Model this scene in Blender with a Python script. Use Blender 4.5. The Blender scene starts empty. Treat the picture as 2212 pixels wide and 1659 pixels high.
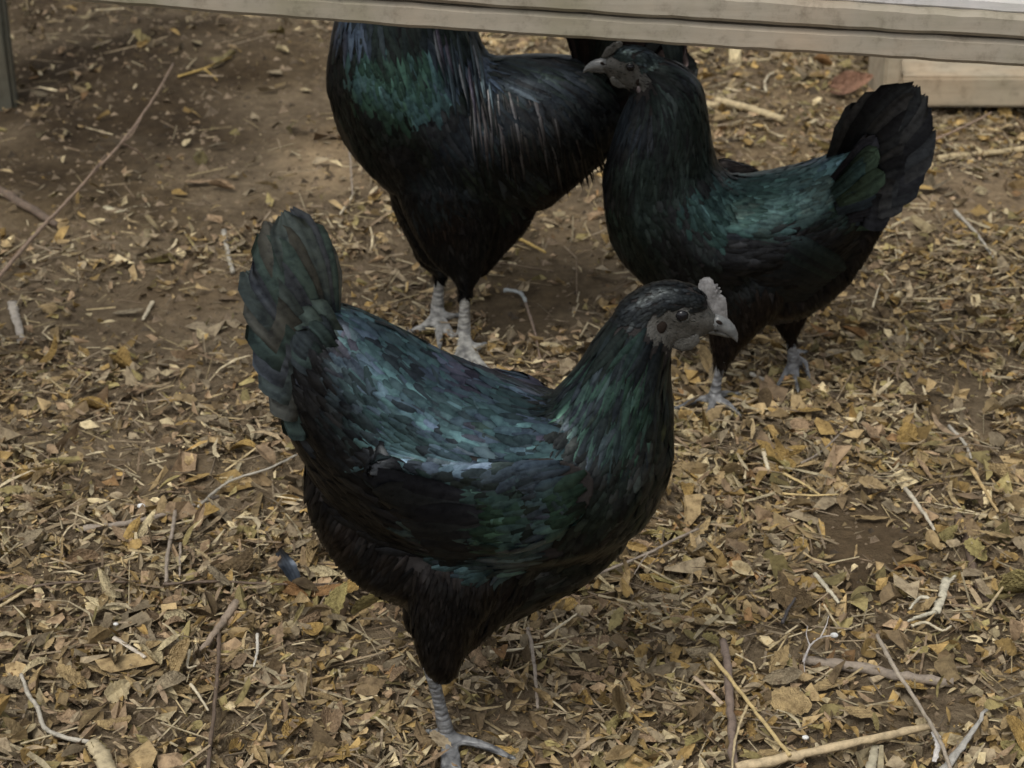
import bpy, bmesh, math, random
import numpy as np
from mathutils import Vector, Matrix
from mathutils.bvhtree import BVHTree

random.seed(7)
rng = np.random.default_rng(7)
R = math.radians
scene = bpy.context.scene
C = scene.collection

# ------------------------------------------------------------------ camera
CAM_H, PITCH, HFOV = 1.0, R(28.0), R(27.0)
cam_data = bpy.data.cameras.new('camera')
cam = bpy.data.objects.new('camera', cam_data)
C.objects.link(cam)
cam.location = (0, 0, CAM_H)
cam.rotation_euler = (math.pi / 2 - PITCH, 0, 0)
cam_data.sensor_fit = 'HORIZONTAL'
cam_data.angle = HFOV
cam_data.clip_start = 0.02
cam_data.clip_end = 500
cam_data.dof.use_dof = True
cam_data.dof.focus_distance = 1.62
cam_data.dof.aperture_fstop = 14.0
scene.camera = cam

# ------------------------------------------------------------------ world, sun, exposure
SUN_EL, SUN_AZ = R(58), R(205)          # azimuth clockwise from +Y
world = bpy.data.worlds.new('World')
scene.world = world
world.use_nodes = True
wn = world.node_tree
wn.nodes.clear()
sky = wn.nodes.new('ShaderNodeTexSky')
sky.sky_type = 'NISHITA'
sky.sun_disc = False
sky.sun_elevation = SUN_EL
sky.sun_rotation = SUN_AZ
sky.dust_density = 4.0
hsv = wn.nodes.new('ShaderNodeHueSaturation')
hsv.inputs['Saturation'].default_value = 0.10      # overcast: a nearly grey sky
bg = wn.nodes.new('ShaderNodeBackground')
bg.inputs['Strength'].default_value = 0.11
wo = wn.nodes.new('ShaderNodeOutputWorld')
wn.links.new(sky.outputs[0], hsv.inputs['Color'])
wn.links.new(hsv.outputs[0], bg.inputs['Color'])
wn.links.new(bg.outputs[0], wo.inputs['Surface'])
sun_data = bpy.data.lights.new('sun', 'SUN')
sun_data.energy = 0.9
sun_data.angle = R(18)
sun_data.color = (1.0, 0.93, 0.80)
sun = bpy.data.objects.new('sun', sun_data)
C.objects.link(sun)
sd = Vector((math.sin(SUN_AZ) * math.cos(SUN_EL), math.cos(SUN_AZ) * math.cos(SUN_EL), math.sin(SUN_EL)))
sun.rotation_euler = (-sd).to_track_quat('-Z', 'Y').to_euler()
sun.location = sd * 10
vs = scene.view_settings
vs.view_transform = 'Standard'
vs.look = 'None'
vs.exposure = 0.52
vs.gamma = 1.0
scene.render.filter_size = 2.0
scene.cycles.use_denoising = True
scene.cycles.use_adaptive_sampling = True
scene.cycles.adaptive_threshold = 0.02
scene.cycles.max_bounces = 5
scene.cycles.diffuse_bounces = 3
scene.cycles.glossy_bounces = 2

# ------------------------------------------------------------------ pixel helpers (photo coordinates on a 2212 x 1659 frame)
PW, PH = 2212.0, 1659.0
FPX = (PW / 2) / math.tan(HFOV / 2)
FWD = np.array([0, math.cos(PITCH), -math.sin(PITCH)])
UPV = np.array([0, math.sin(PITCH), math.cos(PITCH)])
RGT = np.array([1.0, 0, 0])
ORG = np.array([0, 0, CAM_H])

def ray(u, v):
    return FWD + RGT * ((u - PW / 2) / FPX) - UPV * ((v - PH / 2) / FPX)

def G(u, v, z=0.0):
    d = ray(u, v)
    return ORG + d * ((z - CAM_H) / d[2])

def PL(u, v, Y):
    d = ray(u, v)
    return ORG + d * (Y / d[1])

def proj(p):
    q = np.asarray(p) - ORG
    z = q @ FWD
    return PW / 2 + FPX * (q @ RGT) / z, PH / 2 - FPX * (q @ UPV) / z

# ------------------------------------------------------------------ numeric noise
_perm = rng.random((256, 256))
def vnoise(x, y):
    x = np.asarray(x, float); y = np.asarray(y, float)
    xi = np.floor(x).astype(int); yi = np.floor(y).astype(int)
    fx = x - xi; fy = y - yi
    fx = fx * fx * (3 - 2 * fx); fy = fy * fy * (3 - 2 * fy)
    a = _perm[xi & 255, yi & 255]; b = _perm[(xi + 1) & 255, yi & 255]
    c = _perm[xi & 255, (yi + 1) & 255]; d = _perm[(xi + 1) & 255, (yi + 1) & 255]
    return (a * (1 - fx) + b * fx) * (1 - fy) + (c * (1 - fx) + d * fx) * fy - 0.5

def hgt(x, y):
    x = np.asarray(x, float); y = np.asarray(y, float)
    h = 0.034 * vnoise(x * 3.1 + 9, y * 3.1 + 4) + 0.014 * vnoise(x * 8 + 3, y * 8 + 7)
    h += 0.007 * vnoise(x * 22, y * 22) + 0.004 * vnoise(x * 55, y * 55)
    near = np.clip((6 - np.hypot(x, y - 2)) / 3, 0, 1)
    return h * near

def GH(u, v, dz=0.0):
    p = G(u, v)
    for _ in range(4):
        p = G(u, v, float(hgt(p[0], p[1])) + dz)
    return p

# ------------------------------------------------------------------ object helpers
def link(o, parent=None):
    C.objects.link(o)
    if parent is not None:
        o.parent = parent
        o.matrix_parent_inverse = Matrix.Translation(-parent.location) if parent.type == 'EMPTY' else Matrix()
    return o

def tag(o, label=None, cat=None, group=None, kind=None):
    if label: o['label'] = label
    if cat: o['category'] = cat
    if group: o['group'] = group
    if kind: o['kind'] = kind
    return o

def empty(name, loc):
    o = bpy.data.objects.new(name, None)
    o.empty_display_size = 0.05
    o.location = Vector(loc)
    C.objects.link(o)
    return o

def mesh_obj(name, verts, faces, mat, parent=None, smooth=True, col=None):
    me = bpy.data.meshes.new(name)
    if isinstance(faces, np.ndarray):
        me.from_pydata(np.asarray(verts), [], faces)
    else:
        me.from_pydata([tuple(v) for v in verts], [], [tuple(f) for f in faces])
    if smooth:
        me.polygons.foreach_set('use_smooth', np.ones(len(me.polygons), bool))
    if mat is not None:
        me.materials.append(mat)
    if col is not None:
        a = me.color_attributes.new('col', 'FLOAT_COLOR', 'POINT')
        arr = np.ones((len(verts), 4), np.float32)
        arr[:, :3] = np.asarray(col)[:, :3]
        a.data.foreach_set('color', arr.ravel())
    me.update()
    o = bpy.data.objects.new(name, me)
    return link(o, parent)

# ------------------------------------------------------------------ materials
def new_mat(name):
    m = bpy.data.materials.new(name)
    m.use_nodes = True
    nt = m.node_tree
    b = nt.nodes['Principled BSDF']
    return m, nt, b

def N(nt, t, **kw):
    n = nt.nodes.new(t)
    for k, v in kw.items():
        if hasattr(n, k):
            setattr(n, k, v)
        else:
            n.inputs[k].default_value = v
    return n

def ramp(nt, stops):
    r = nt.nodes.new('ShaderNodeValToRGB')
    el = r.color_ramp.elements
    while len(el) > 1:
        el.remove(el[-1])
    el[0].position = stops[0][0]; el[0].color = (*stops[0][1], 1)
    for p, c in stops[1:]:
        e = el.new(p); e.color = (*c, 1)
    return r

def mixc(nt, mode, fac, a, b):
    m = nt.nodes.new('ShaderNodeMix')
    m.data_type = 'RGBA'; m.blend_type = mode
    for val, idx in ((fac, 0), (a, 6), (b, 7)):
        if hasattr(val, 'links') or isinstance(val, bpy.types.NodeSocket):
            nt.links.new(val, m.inputs[idx])
        else:
            m.inputs[idx].default_value = val if idx == 0 else (*val, 1)
    return m.outputs[2]

def bump(nt, b, height, strength, dist):
    bp = nt.nodes.new('ShaderNodeBump')
    bp.inputs['Strength'].default_value = strength
    bp.inputs['Distance'].default_value = dist
    nt.links.new(height, bp.inputs['Height'])
    nt.links.new(bp.outputs[0], b.inputs['Normal'])

def soil_material():
    m, nt, b = new_mat('soil')
    tc = N(nt, 'ShaderNodeTexCoord')
    n1 = N(nt, 'ShaderNodeTexNoise', Scale=5.0, Detail=6.0, Roughness=0.6)
    n2 = N(nt, 'ShaderNodeTexNoise', Scale=70.0, Detail=8.0, Roughness=0.7)
    n3 = N(nt, 'ShaderNodeTexNoise', Scale=320.0, Detail=4.0, Roughness=0.7)
    for n in (n1, n2, n3):
        nt.links.new(tc.outputs['Object'], n.inputs['Vector'])
    r1 = ramp(nt, [(0.35, (0.158, 0.119, 0.075)), (0.65, (0.245, 0.190, 0.124))])
    nt.links.new(n1.outputs[0], r1.inputs[0])
    r2 = ramp(nt, [(0.3, (0.55, 0.52, 0.5)), (0.55, (1, 1, 1)), (0.78, (1.5, 1.45, 1.35))])
    nt.links.new(n2.outputs[0], r2.inputs[0])
    at = N(nt, 'ShaderNodeVertexColor', layer_name='col')
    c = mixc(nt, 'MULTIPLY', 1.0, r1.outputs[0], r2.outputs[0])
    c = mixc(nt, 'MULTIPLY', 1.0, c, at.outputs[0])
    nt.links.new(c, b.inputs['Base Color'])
    b.inputs['Roughness'].default_value = 0.95
    b.inputs['Specular IOR Level'].default_value = 0.15
    add = N(nt, 'ShaderNodeMath', operation='ADD')
    nt.links.new(n2.outputs[0], add.inputs[0]); nt.links.new(n3.outputs[0], add.inputs[1])
    bump(nt, b, add.outputs[0], 0.9, 0.006)
    return m

def litter_material(name, use_object_color):
    m, nt, b = new_mat(name)
    tc = N(nt, 'ShaderNodeTexCoord')
    n1 = N(nt, 'ShaderNodeTexNoise', Scale=4.5 if use_object_color else 110.0, Detail=6.0, Roughness=0.7)
    n2 = N(nt, 'ShaderNodeTexNoise', Scale=14.0 if use_object_color else 420.0, Detail=3.0)
    nt.links.new(tc.outputs['Object'], n1.inputs['Vector'])
    nt.links.new(tc.outputs['Object'], n2.inputs['Vector'])
    r = ramp(nt, [(0.34, (0.48, 0.44, 0.4)), (0.5, (0.95, 0.93, 0.9)), (0.66, (1.28, 1.25, 1.18))])
    nt.links.new(n1.outputs[0], r.inputs[0])
    if use_object_color:
        src = N(nt, 'ShaderNodeObjectInfo').outputs['Color']
    else:
        src = N(nt, 'ShaderNodeVertexColor', layer_name='col').outputs[0]
    c = mixc(nt, 'MULTIPLY', 1.0, src, r.outputs[0])
    nt.links.new(c, b.inputs['Base Color'])
    b.inputs['Roughness'].default_value = 0.75
    b.inputs['Specular IOR Level'].default_value = 0.25
    bump(nt, b, n2.outputs[0], 0.5, 0.05 if use_object_color else 0.002)
    return m

def wood_material(name, c1, c2, c3, scale=(2, 30, 30)):
    m, nt, b = new_mat(name)
    tc = N(nt, 'ShaderNodeTexCoord')
    mp = N(nt, 'ShaderNodeMapping')
    mp.inputs['Scale'].default_value = scale
    nt.links.new(tc.outputs['Object'], mp.inputs['Vector'])
    n1 = N(nt, 'ShaderNodeTexNoise', Scale=3.0, Detail=8.0, Roughness=0.65)
    nt.links.new(mp.outputs[0], n1.inputs['Vector'])
    n2 = N(nt, 'ShaderNodeTexNoise', Scale=9.0, Detail=5.0)
    nt.links.new(tc.outputs['Object'], n2.inputs['Vector'])
    n3 = N(nt, 'ShaderNodeTexNoise', Scale=60.0, Detail=6.0, Roughness=0.7)
    nt.links.new(tc.outputs['Object'], n3.inputs['Vector'])
    r = ramp(nt, [(0.2, c1), (0.5, c2), (0.8, c3)])
    nt.links.new(n1.outputs[0], r.inputs[0])
    r2 = ramp(nt, [(0.3, (0.72, 0.74, 0.62)), (0.5, (1, 1, 1)), (0.7, (1.12, 1.02, 0.95))])
    nt.links.new(n2.outputs[0], r2.inputs[0])
    r3 = ramp(nt, [(0.3, (0.6, 0.58, 0.55)), (0.48, (1, 1, 1)), (0.8, (1.15, 1.12, 1.1))])
    nt.links.new(n3.outputs[0], r3.inputs[0])
    c = mixc(nt, 'MULTIPLY', 0.9, r.outputs[0], r2.outputs[0])
    c = mixc(nt, 'MULTIPLY', 0.8, c, r3.outputs[0])
    nt.links.new(c, b.inputs['Base Color'])
    b.inputs['Roughness'].default_value = 0.85
    b.inputs['Specular IOR Level'].default_value = 0.2
    bump(nt, b, n1.outputs[0], 0.25, 0.002)
    return m

def plumage_material(name, rough=0.42, metallic=0.9):
    """black feather with a structural (interference) sheen; the sheen colour is a vertex attribute"""
    m, nt, b = new_mat(name)
    at = N(nt, 'ShaderNodeVertexColor', layer_name='col')
    tc = N(nt, 'ShaderNodeTexCoord')
    n1 = N(nt, 'ShaderNodeTexNoise', Scale=160.0, Detail=4.0, Roughness=0.6)
    nt.links.new(tc.outputs['Object'], n1.inputs['Vector'])
    r = ramp(nt, [(0.3, (0.55, 0.55, 0.6)), (0.5, (1, 1, 1)), (0.75, (1.25, 1.25, 1.2))])
    nt.links.new(n1.outputs[0], r.inputs[0])
    c = mixc(nt, 'MULTIPLY', 1.0, at.outputs[0], r.outputs[0])
    nt.links.new(c, b.inputs['Base Color'])
    b.inputs['Metallic'].default_value = metallic
    b.inputs['Roughness'].default_value = rough
    b.inputs['Specular IOR Level'].default_value = 0.3
    bump(nt, b, n1.outputs[0], 0.25, 0.0015)
    return m

def skin_material(name, base, scale=260.0, rough=0.6, scutes=False, cells=0.9):
    m, nt, b = new_mat(name)
    tc = N(nt, 'ShaderNodeTexCoord')
    v = N(nt, 'ShaderNodeTexVoronoi', Scale=scale)
    n = N(nt, 'ShaderNodeTexNoise', Scale=150.0, Detail=6.0, Roughness=0.65)
    nt.links.new(tc.outputs['Object'], n.inputs['Vector'])
    if scutes:
        mp = N(nt, 'ShaderNodeMapping')
        mp.inputs['Scale'].default_value = (0.42, 0.42, 1.25)
        nt.links.new(tc.outputs['Object'], mp.inputs['Vector'])
        nt.links.new(mp.outputs[0], v.inputs['Vector'])
    else:
        nt.links.new(tc.outputs['Object'], v.inputs['Vector'])
    dk = tuple(x * 0.62 for x in base)
    lt = tuple(min(1, x * 1.35) for x in base)
    r = ramp(nt, [(0.36, tuple(x * 0.72 for x in base) if scutes else dk), (0.5, base), (0.64, lt)])
    nt.links.new(n.outputs[0], r.inputs[0])
    r2 = ramp(nt, [(0.0, (1.15, 1.15, 1.15)), (0.55, (0.9, 0.9, 0.9)), (0.8, (0.4, 0.4, 0.42))])
    nt.links.new(v.outputs['Distance'], r2.inputs[0])
    c = mixc(nt, 'MULTIPLY', cells, r.outputs[0], r2.outputs[0])
    nt.links.new(c, b.inputs['Base Color'])
    b.inputs['Roughness'].default_value = rough
    inv = N(nt, 'ShaderNodeMath', operation='SUBTRACT')
    inv.inputs[0].default_value = 1.0
    nt.links.new(v.outputs['Distance'], inv.inputs[1])
    bump(nt, b, inv.outputs[0], 0.8 * cells, 0.002 if scutes else 0.0008)
    return m

M = {}
M['soil'] = soil_material()
M['leaf'] = litter_material('dry_leaf', True)
M['litter'] = litter_material('leaf_litter', False)
M['rail'] = wood_material('weathered_wood', (0.25, 0.222, 0.175), (0.30, 0.27, 0.218), (0.34, 0.31, 0.255))
M['strip'] = wood_material('pale_painted_wood', (0.42, 0.41, 0.41), (0.5, 0.49, 0.49), (0.55, 0.54, 0.54))
M['timber'] = wood_material('sawn_timber', (0.25, 0.21, 0.15), (0.35, 0.3, 0.22), (0.42, 0.36, 0.27))
M['post'] = wood_material('mossy_post', (0.06, 0.058, 0.045), (0.08, 0.078, 0.06), (0.10, 0.096, 0.076), (30, 30, 2))
M['plumage'] = plumage_material('black_plumage')
M['quill'] = plumage_material('black_quill_feather', 0.38, 0.85)
M['down'] = plumage_material('black_body_down', 0.7, 0.3)
m, nt, b = new_mat('dark_ear_down'); b.inputs['Base Color'].default_value = (0.016, 0.012, 0.010, 1); b.inputs['Roughness'].default_value = 1.0; b.inputs['Specular IOR Level'].default_value = 0.05
M['tuft'] = m
M['shank'] = skin_material('grey_shank', (0.155, 0.158, 0.162), 260.0, 0.42, True)
M['shank_pale'] = skin_material('pale_grey_shank', (0.29, 0.285, 0.265), 260.0, 0.42, True)
M['face'] = skin_material('grey_face_skin', (0.05, 0.049, 0.044), 700.0, 0.6, False, 0.5)
M['comb'] = skin_material('pale_grey_comb', (0.165, 0.163, 0.165), 600.0, 0.55, False, 0.35)
M['lobe'] = skin_material('pinkish_lobe', (0.17, 0.14, 0.145), 600.0, 0.55, False, 0.4)
M['beak'] = skin_material('grey_horn_beak', (0.115, 0.12, 0.122), 60.0, 0.35, False, 0.3)
m, nt, b = new_mat('eye'); b.inputs['Base Color'].default_value = (0.006, 0.006, 0.008, 1); b.inputs['Roughness'].default_value = 0.05; b.inputs['Specular IOR Level'].default_value = 0.35
M['eye'] = m

# ------------------------------------------------------------------ ground (one sheet to the horizon)
def axis(lo, hi, step, far):
    core = np.arange(lo, hi + 1e-9, step)
    out, s, p = [], step, hi
    while p < far:
        s *= 1.35; p += s; out.append(p)
    inn, s, p = [], step, lo
    while p > -far:
        s *= 1.35; p -= s; inn.append(p)
    return np.array(inn[::-1] + list(core) + out)

SOIL_PATCH = [  # pale dry or dark earth; shade painted at upper left and under rooster: u, v, ru, rv, tint
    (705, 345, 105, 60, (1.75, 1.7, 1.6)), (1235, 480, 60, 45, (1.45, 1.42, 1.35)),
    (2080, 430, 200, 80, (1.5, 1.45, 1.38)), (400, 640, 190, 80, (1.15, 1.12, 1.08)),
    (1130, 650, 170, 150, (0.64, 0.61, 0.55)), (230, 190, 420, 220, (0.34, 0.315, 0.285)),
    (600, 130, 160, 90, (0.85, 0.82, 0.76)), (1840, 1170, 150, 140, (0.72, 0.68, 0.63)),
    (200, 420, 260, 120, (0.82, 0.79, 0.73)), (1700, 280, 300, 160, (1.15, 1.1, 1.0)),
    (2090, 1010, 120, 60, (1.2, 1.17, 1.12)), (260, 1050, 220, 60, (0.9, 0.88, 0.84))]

def build_ground():
    xs = axis(-1.0, 1.0, 0.0105, 150)
    ys = axis(1.0, 3.6, 0.0115, 150)
    X, Y = np.meshgrid(xs, ys)
    Z = hgt(X, Y)
    nx, ny = len(xs), len(ys)
    verts = np.stack([X.ravel(), Y.ravel(), Z.ravel()], 1)
    idx = np.arange(nx * ny).reshape(ny, nx)
    faces = np.stack([idx[:-1, :-1].ravel(), idx[:-1, 1:].ravel(), idx[1:, 1:].ravel(), idx[1:, :-1].ravel()], 1)
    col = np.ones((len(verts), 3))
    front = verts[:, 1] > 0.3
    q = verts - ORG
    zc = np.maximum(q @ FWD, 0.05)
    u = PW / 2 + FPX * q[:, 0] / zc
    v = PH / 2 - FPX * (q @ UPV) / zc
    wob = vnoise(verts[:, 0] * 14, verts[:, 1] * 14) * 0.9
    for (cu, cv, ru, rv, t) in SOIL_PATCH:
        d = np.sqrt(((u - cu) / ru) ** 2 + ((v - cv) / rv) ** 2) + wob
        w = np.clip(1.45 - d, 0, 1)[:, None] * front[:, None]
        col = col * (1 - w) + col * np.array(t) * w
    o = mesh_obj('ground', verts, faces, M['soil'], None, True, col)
    tag(o, kind='structure')
    return o
build_ground()


# ------------------------------------------------------------------ timber and rail
def boards(name, pts_top, pts_bot, y0, depth, mat, parent, jitter=0.0006):
    """a long board: its front edge follows the given top and bottom lines in the plane y = y0"""
    n = 60
    us = np.linspace(pts_top[0][0], pts_top[-1][0], n)
    top = np.interp(us, [p[0] for p in pts_top], [p[1] for p in pts_top])
    bot = np.interp(us, [p[0] for p in pts_bot], [p[1] for p in pts_bot])
    # smooth the interpolated bow
    def sm(a):
        co = np.polyfit(us, a, 3)
        return np.polyval(co, us)
    top, bot = sm(top), sm(bot)
    verts, faces = [], []
    ch = 0.0035
    for i in range(n):
        a = PL(us[i], top[i], y0); c = PL(us[i], bot[i], y0)
        x = (a[0] + c[0]) / 2
        zt = a[2] + random.uniform(-jitter, jitter); zb = c[2] + random.uniform(-jitter, jitter)
        ring = [(y0 + ch, zt), (y0, zt - ch), (y0, zb + ch), (y0 + ch, zb), (y0 + depth - ch, zb), (y0 + depth, zb + ch), (y0 + depth, zt - ch), (y0 + depth - ch, zt)]
        for (yy, zz) in ring:
            verts.append((x, yy, zz))
    for i in range(n - 1):
        for k in range(8):
            a, b_ = i * 8 + k, i * 8 + (k + 1) % 8
            faces.append((a, b_, b_ + 8, a + 8))
    faces.append(tuple(range(7, -1, -1))); faces.append(tuple(range((n - 1) * 8, n * 8)))
    return mesh_obj(name, verts, faces, mat, parent, False)

def box_mesh(name, c, size, mat, parent=None, rz=0.0, bevel=0.003, rough=0.0, cuts=0):
    bm = bmesh.new()
    bmesh.ops.create_cube(bm, size=1.0)
    bmesh.ops.scale(bm, vec=size, verts=bm.verts)
    if cuts:
        bmesh.ops.subdivide_edges(bm, edges=bm.edges, cuts=cuts, use_grid_fill=True)
    bmesh.ops.bevel(bm, geom=[e for e in bm.edges if e.calc_face_angle(0) > 0.5], offset=bevel, segments=2, affect='EDGES')
    for v in bm.verts:
        if rough:
            v.co += Vector((random.gauss(0, rough), random.gauss(0, rough), random.gauss(0, rough)))
    bmesh.ops.rotate(bm, verts=bm.verts, matrix=Matrix.Rotation(rz, 3, 'Z'))
    bmesh.ops.translate(bm, verts=bm.verts, vec=Vector(c))
    me = bpy.data.meshes.new(name); bm.to_mesh(me); bm.free()
    me.materials.append(mat)
    return link(bpy.data.objects.new(name, me), parent)

RY = 1.70
rail = empty('fence_rail', (0, RY + 0.02, 0))
tag(rail, 'weathered grey wooden rail crossing the top of the yard above the birds', 'rail')
lo_bot = [(-300, -40), (113, 0), (648, 45), (1457, 100), (1926, 129), (2500, 163)]
groove = [(-300, -72), (120, -44), (820, 2), (1512, 51), (2212, 87), (2500, 102)]
up_top = [(-300, -150), (120, -118), (820, -70), (1470, -12), (2212, 34), (2500, 52)]
sh = lambda L, d: [(u, v + d) for u, v in L]
boards('lower_board', sh(groove, 1.5), lo_bot, RY, 0.045, M['rail'], rail)
boards('upper_board', up_top, sh(groove, -2.5), RY - 0.004, 0.05, M['rail'], rail)
boards('groove_strip', sh(groove, -8), sh(groove, 8), RY + 0.012, 0.03, M['post'], rail)
boards('top_strip', sh(up_top, -36), sh(up_top, -1.5), RY + 0.004, 0.034, M['strip'], rail)
boards('upper_plank', sh(up_top, -330), sh(up_top, -38), RY + 0.010, 0.02, M['timber'], rail)
for sx in (-0.62, 0.62):
    box_mesh('rail_post', (sx, RY + 0.085, 0.30), (0.07, 0.06, 0.68), M['timber'], rail)

# timber lying on the ground at the right, behind the second hen
a = G(1955, 252); tb = empty('timber_block', (a[0], a[1], 0))
tag(tb, 'pale sawn timber beam lying on the soil behind the tail of the right hen', 'timber')
zt = PL(1955, 166, a[1])[2]
h = zt - 0.012
beam = box_mesh('beam', (a[0] + 0.42, a[1] + 0.075, 0.012 + h / 2), (0.86, 0.15, h), M['timber'], tb, 0.0, 0.004)
cap = box_mesh('end_board', (a[0] - 0.021, a[1] + 0.06, (zt + 0.03) / 2), (0.022, 0.125, zt + 0.03), M['timber'], tb, 0.0, 0.003)
for k in range(2):
    box_mesh('bearer', (a[0] + 0.08 + k * 0.6, a[1] + 0.085, 0.004), (0.06, 0.09, 0.03), M['post'], tb, 0.0, 0.002)
p = G(18, 228)
po = box_mesh('fence_post', (p[0] - 0.034, p[1] + 0.03, 0.40), (0.075, 0.07, 0.86), M['post'], None, 0.2, 0.006, 0.0008, 6)
tag(po, 'dark greenish fence post standing at the upper left corner', 'post')

# ------------------------------------------------------------------ birds
def catmull(pts, n_per):
    P = np.array(pts, float)
    if len(P) < 3:
        t = np.linspace(0, 1, n_per * (len(P) - 1) + 1)[:, None]
        return P[0] * (1 - t) + P[-1] * t
    E = np.vstack([2 * P[0] - P[1], P, 2 * P[-1] - P[-2]])
    out = []
    for i in range(1, len(E) - 2):
        p0, p1, p2, p3 = E[i - 1], E[i], E[i + 1], E[i + 2]
        for t in np.linspace(0, 1, n_per, endpoint=False):
            out.append(0.5 * ((2 * p1) + (-p0 + p2) * t + (2 * p0 - 5 * p1 + 4 * p2 - p3) * t * t + (-p0 + 3 * p1 - 3 * p2 + p3) * t ** 3))
    out.append(P[-1])
    return np.array(out)

_ico = None
def ico():
    global _ico
    if _ico is None:
        bm = bmesh.new(); bmesh.ops.create_icosphere(bm, subdivisions=2, radius=1.0)
        _ico = (np.array([v.co[:] for v in bm.verts]), np.array([[v.index for v in f.verts] for f in bm.faces]))
        bm.free()
    return _ico

class Bird:
    """collects ellipsoids (centre, in-plane radius, lateral ratio, zone, flow direction) and grows one body surface over them"""
    def __init__(self, Y0, el):
        self.Y0, self.el = Y0, el
        self.c, self.r, self.zone, self.flow = [], [], [], []
    def px(self):
        return math.hypot(self.Y0, 0.62) / FPX / 1.0
    def chain(self, pts, zone, lat=0.0, n_per=6, flow=None, flow_sign=-1, squash=True, w_default=0.75):
        """pts: (u, v, r_px[, w]) in photo pixels, traced in the vertical plane y = Y0 + lat"""
        Y = self.Y0 + lat
        P3 = []
        for p in pts:
            w = p[3] if len(p) > 3 else w_default
            q = PL(p[0], p[1], Y)
            mm = (q - ORG) @ FWD / FPX
            P3.append([*q, p[2] * mm, w])
        self.raw(P3, zone, n_per, flow, flow_sign, squash)
    def raw(self, P3, zone, n_per=6, flow=None, flow_sign=-1, squash=True):
        S = catmull(P3, n_per)
        T = np.gradient(S[:, :3], axis=0)
        T /= np.linalg.norm(T, axis=1)[:, None] + 1e-9
        for i, s in enumerate(S):
            r, w = max(s[3], 0.0012), s[4]
            k = 1 / math.sqrt(1 + (w * math.tan(self.el)) ** 2) if squash else 1.0
            horiz = abs(T[i][0])
            rz = r * (k * horiz + (1 - horiz))
            self.c.append(s[:3]); self.r.append((r, r * w, rz))
            self.zone.append(zone)
            self.flow.append(np.array(flow) if flow is not None else T[i] * flow_sign)
    def grow(self, name, parent, mats, zone_mat, voxel=0.0023, smooth=7):
        iv, jf = ico()
        V, F = [], []
        for k, (c, r) in enumerate(zip(self.c, self.r)):
            V.append(iv * np.array(r) + np.array(c)); F.append(jf + k * len(iv))
        V = np.vstack(V); F = np.vstack(F)
        me = bpy.data.meshes.new('tmp'); me.from_pydata(V.tolist(), [], F.tolist())
        o = bpy.data.objects.new('tmp', me); C.objects.link(o)
        m = o.modifiers.new('r', 'REMESH'); m.mode = 'VOXEL'; m.voxel_size = voxel; m.adaptivity = 0.0
        s = o.modifiers.new('s', 'SMOOTH'); s.factor = 0.5; s.iterations = smooth
        dg = bpy.context.evaluated_depsgraph_get()
        me2 = bpy.data.meshes.new_from_object(o.evaluated_get(dg))
        bpy.data.objects.remove(o); bpy.data.meshes.remove(me)
        me2.name = name
        body = bpy.data.objects.new(name, me2)
        link(body, parent)
        nf = len(me2.polygons)
        cen = np.empty(nf * 3); me2.polygons.foreach_get('center', cen); cen = cen.reshape(-1, 3)
        nor = np.empty(nf * 3); me2.polygons.foreach_get('normal', nor); nor = nor.reshape(-1, 3)
        are = np.empty(nf); me2.polygons.foreach_get('area', are)
        me2.polygons.foreach_set('use_smooth', np.ones(nf, bool))
        cs = np.array(self.c); rs = np.array(self.r)
        best = np.full(nf, 1e9); bi = np.zeros(nf, int)
        for k in range(len(cs)):
            d = np.linalg.norm((cen - cs[k]) / rs[k], axis=1)
            d = (d - 1) * rs[k].min()
            w = d < best
            best[w] = d[w]; bi[w] = k
        zi = np.array([zone_mat.get(z, 0) for z in self.zone])
        me2.materials.clear()
        for mm in mats: me2.materials.append(mm)
        me2.polygons.foreach_set('material_index', zi[bi].astype(np.int32))
        a = me2.color_attributes.new('col', 'FLOAT_COLOR', 'POINT')
        nv = len(me2.vertices)
        a.data.foreach_set('color', np.tile(np.array([0.016, 0.014, 0.014, 1], np.float32), nv))
        vv = np.empty(nv * 3); me2.vertices.foreach_get('co', vv); vv = vv.reshape(-1, 3)
        self.bvh = BVHTree.FromPolygons([tuple(x) for x in vv], [tuple(p.vertices) for p in me2.polygons])
        self.cen, self.nor, self.are, self.bi = cen, nor, are, bi
        self.body = body
        return body

def feather_grid(rows, L, W, shape):
    """s along, half width"""
    s = np.linspace(0, 1, rows)
    if shape == 'round':
        w = np.array([0.35 + 0.65 * min(1, x * 1.9) if x < 0.62 else math.sqrt(max(0, 1 - ((x - 0.62) / 0.40) ** 2)) for x in s])
    elif shape == 'long':
        w = np.array([0.5 + 0.5 * min(1, x * 2.4) if x < 0.45 else max(0.0, 1 - ((x - 0.45) / 0.56) ** 1.6) for x in s])
    elif shape == 'primary':
        w = np.array([0.06 + 0.94 * min(1, x * 2.2) ** 0.8 if x < 0.8 else math.sqrt(max(0, 1 - ((x - 0.8) / 0.205) ** 2)) for x in s])
    elif shape == 'sliver':
        w = np.sin(np.pi * np.clip(s * 0.98 + 0.01, 0, 1)) ** 0.7
    else:   # broad quill
        w = np.array([0.45 + 0.55 * min(1, x * 1.7) if x < 0.8 else math.sqrt(max(0, 1 - ((x - 0.8) / 0.205) ** 2)) for x in s])
    return s, w

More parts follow.
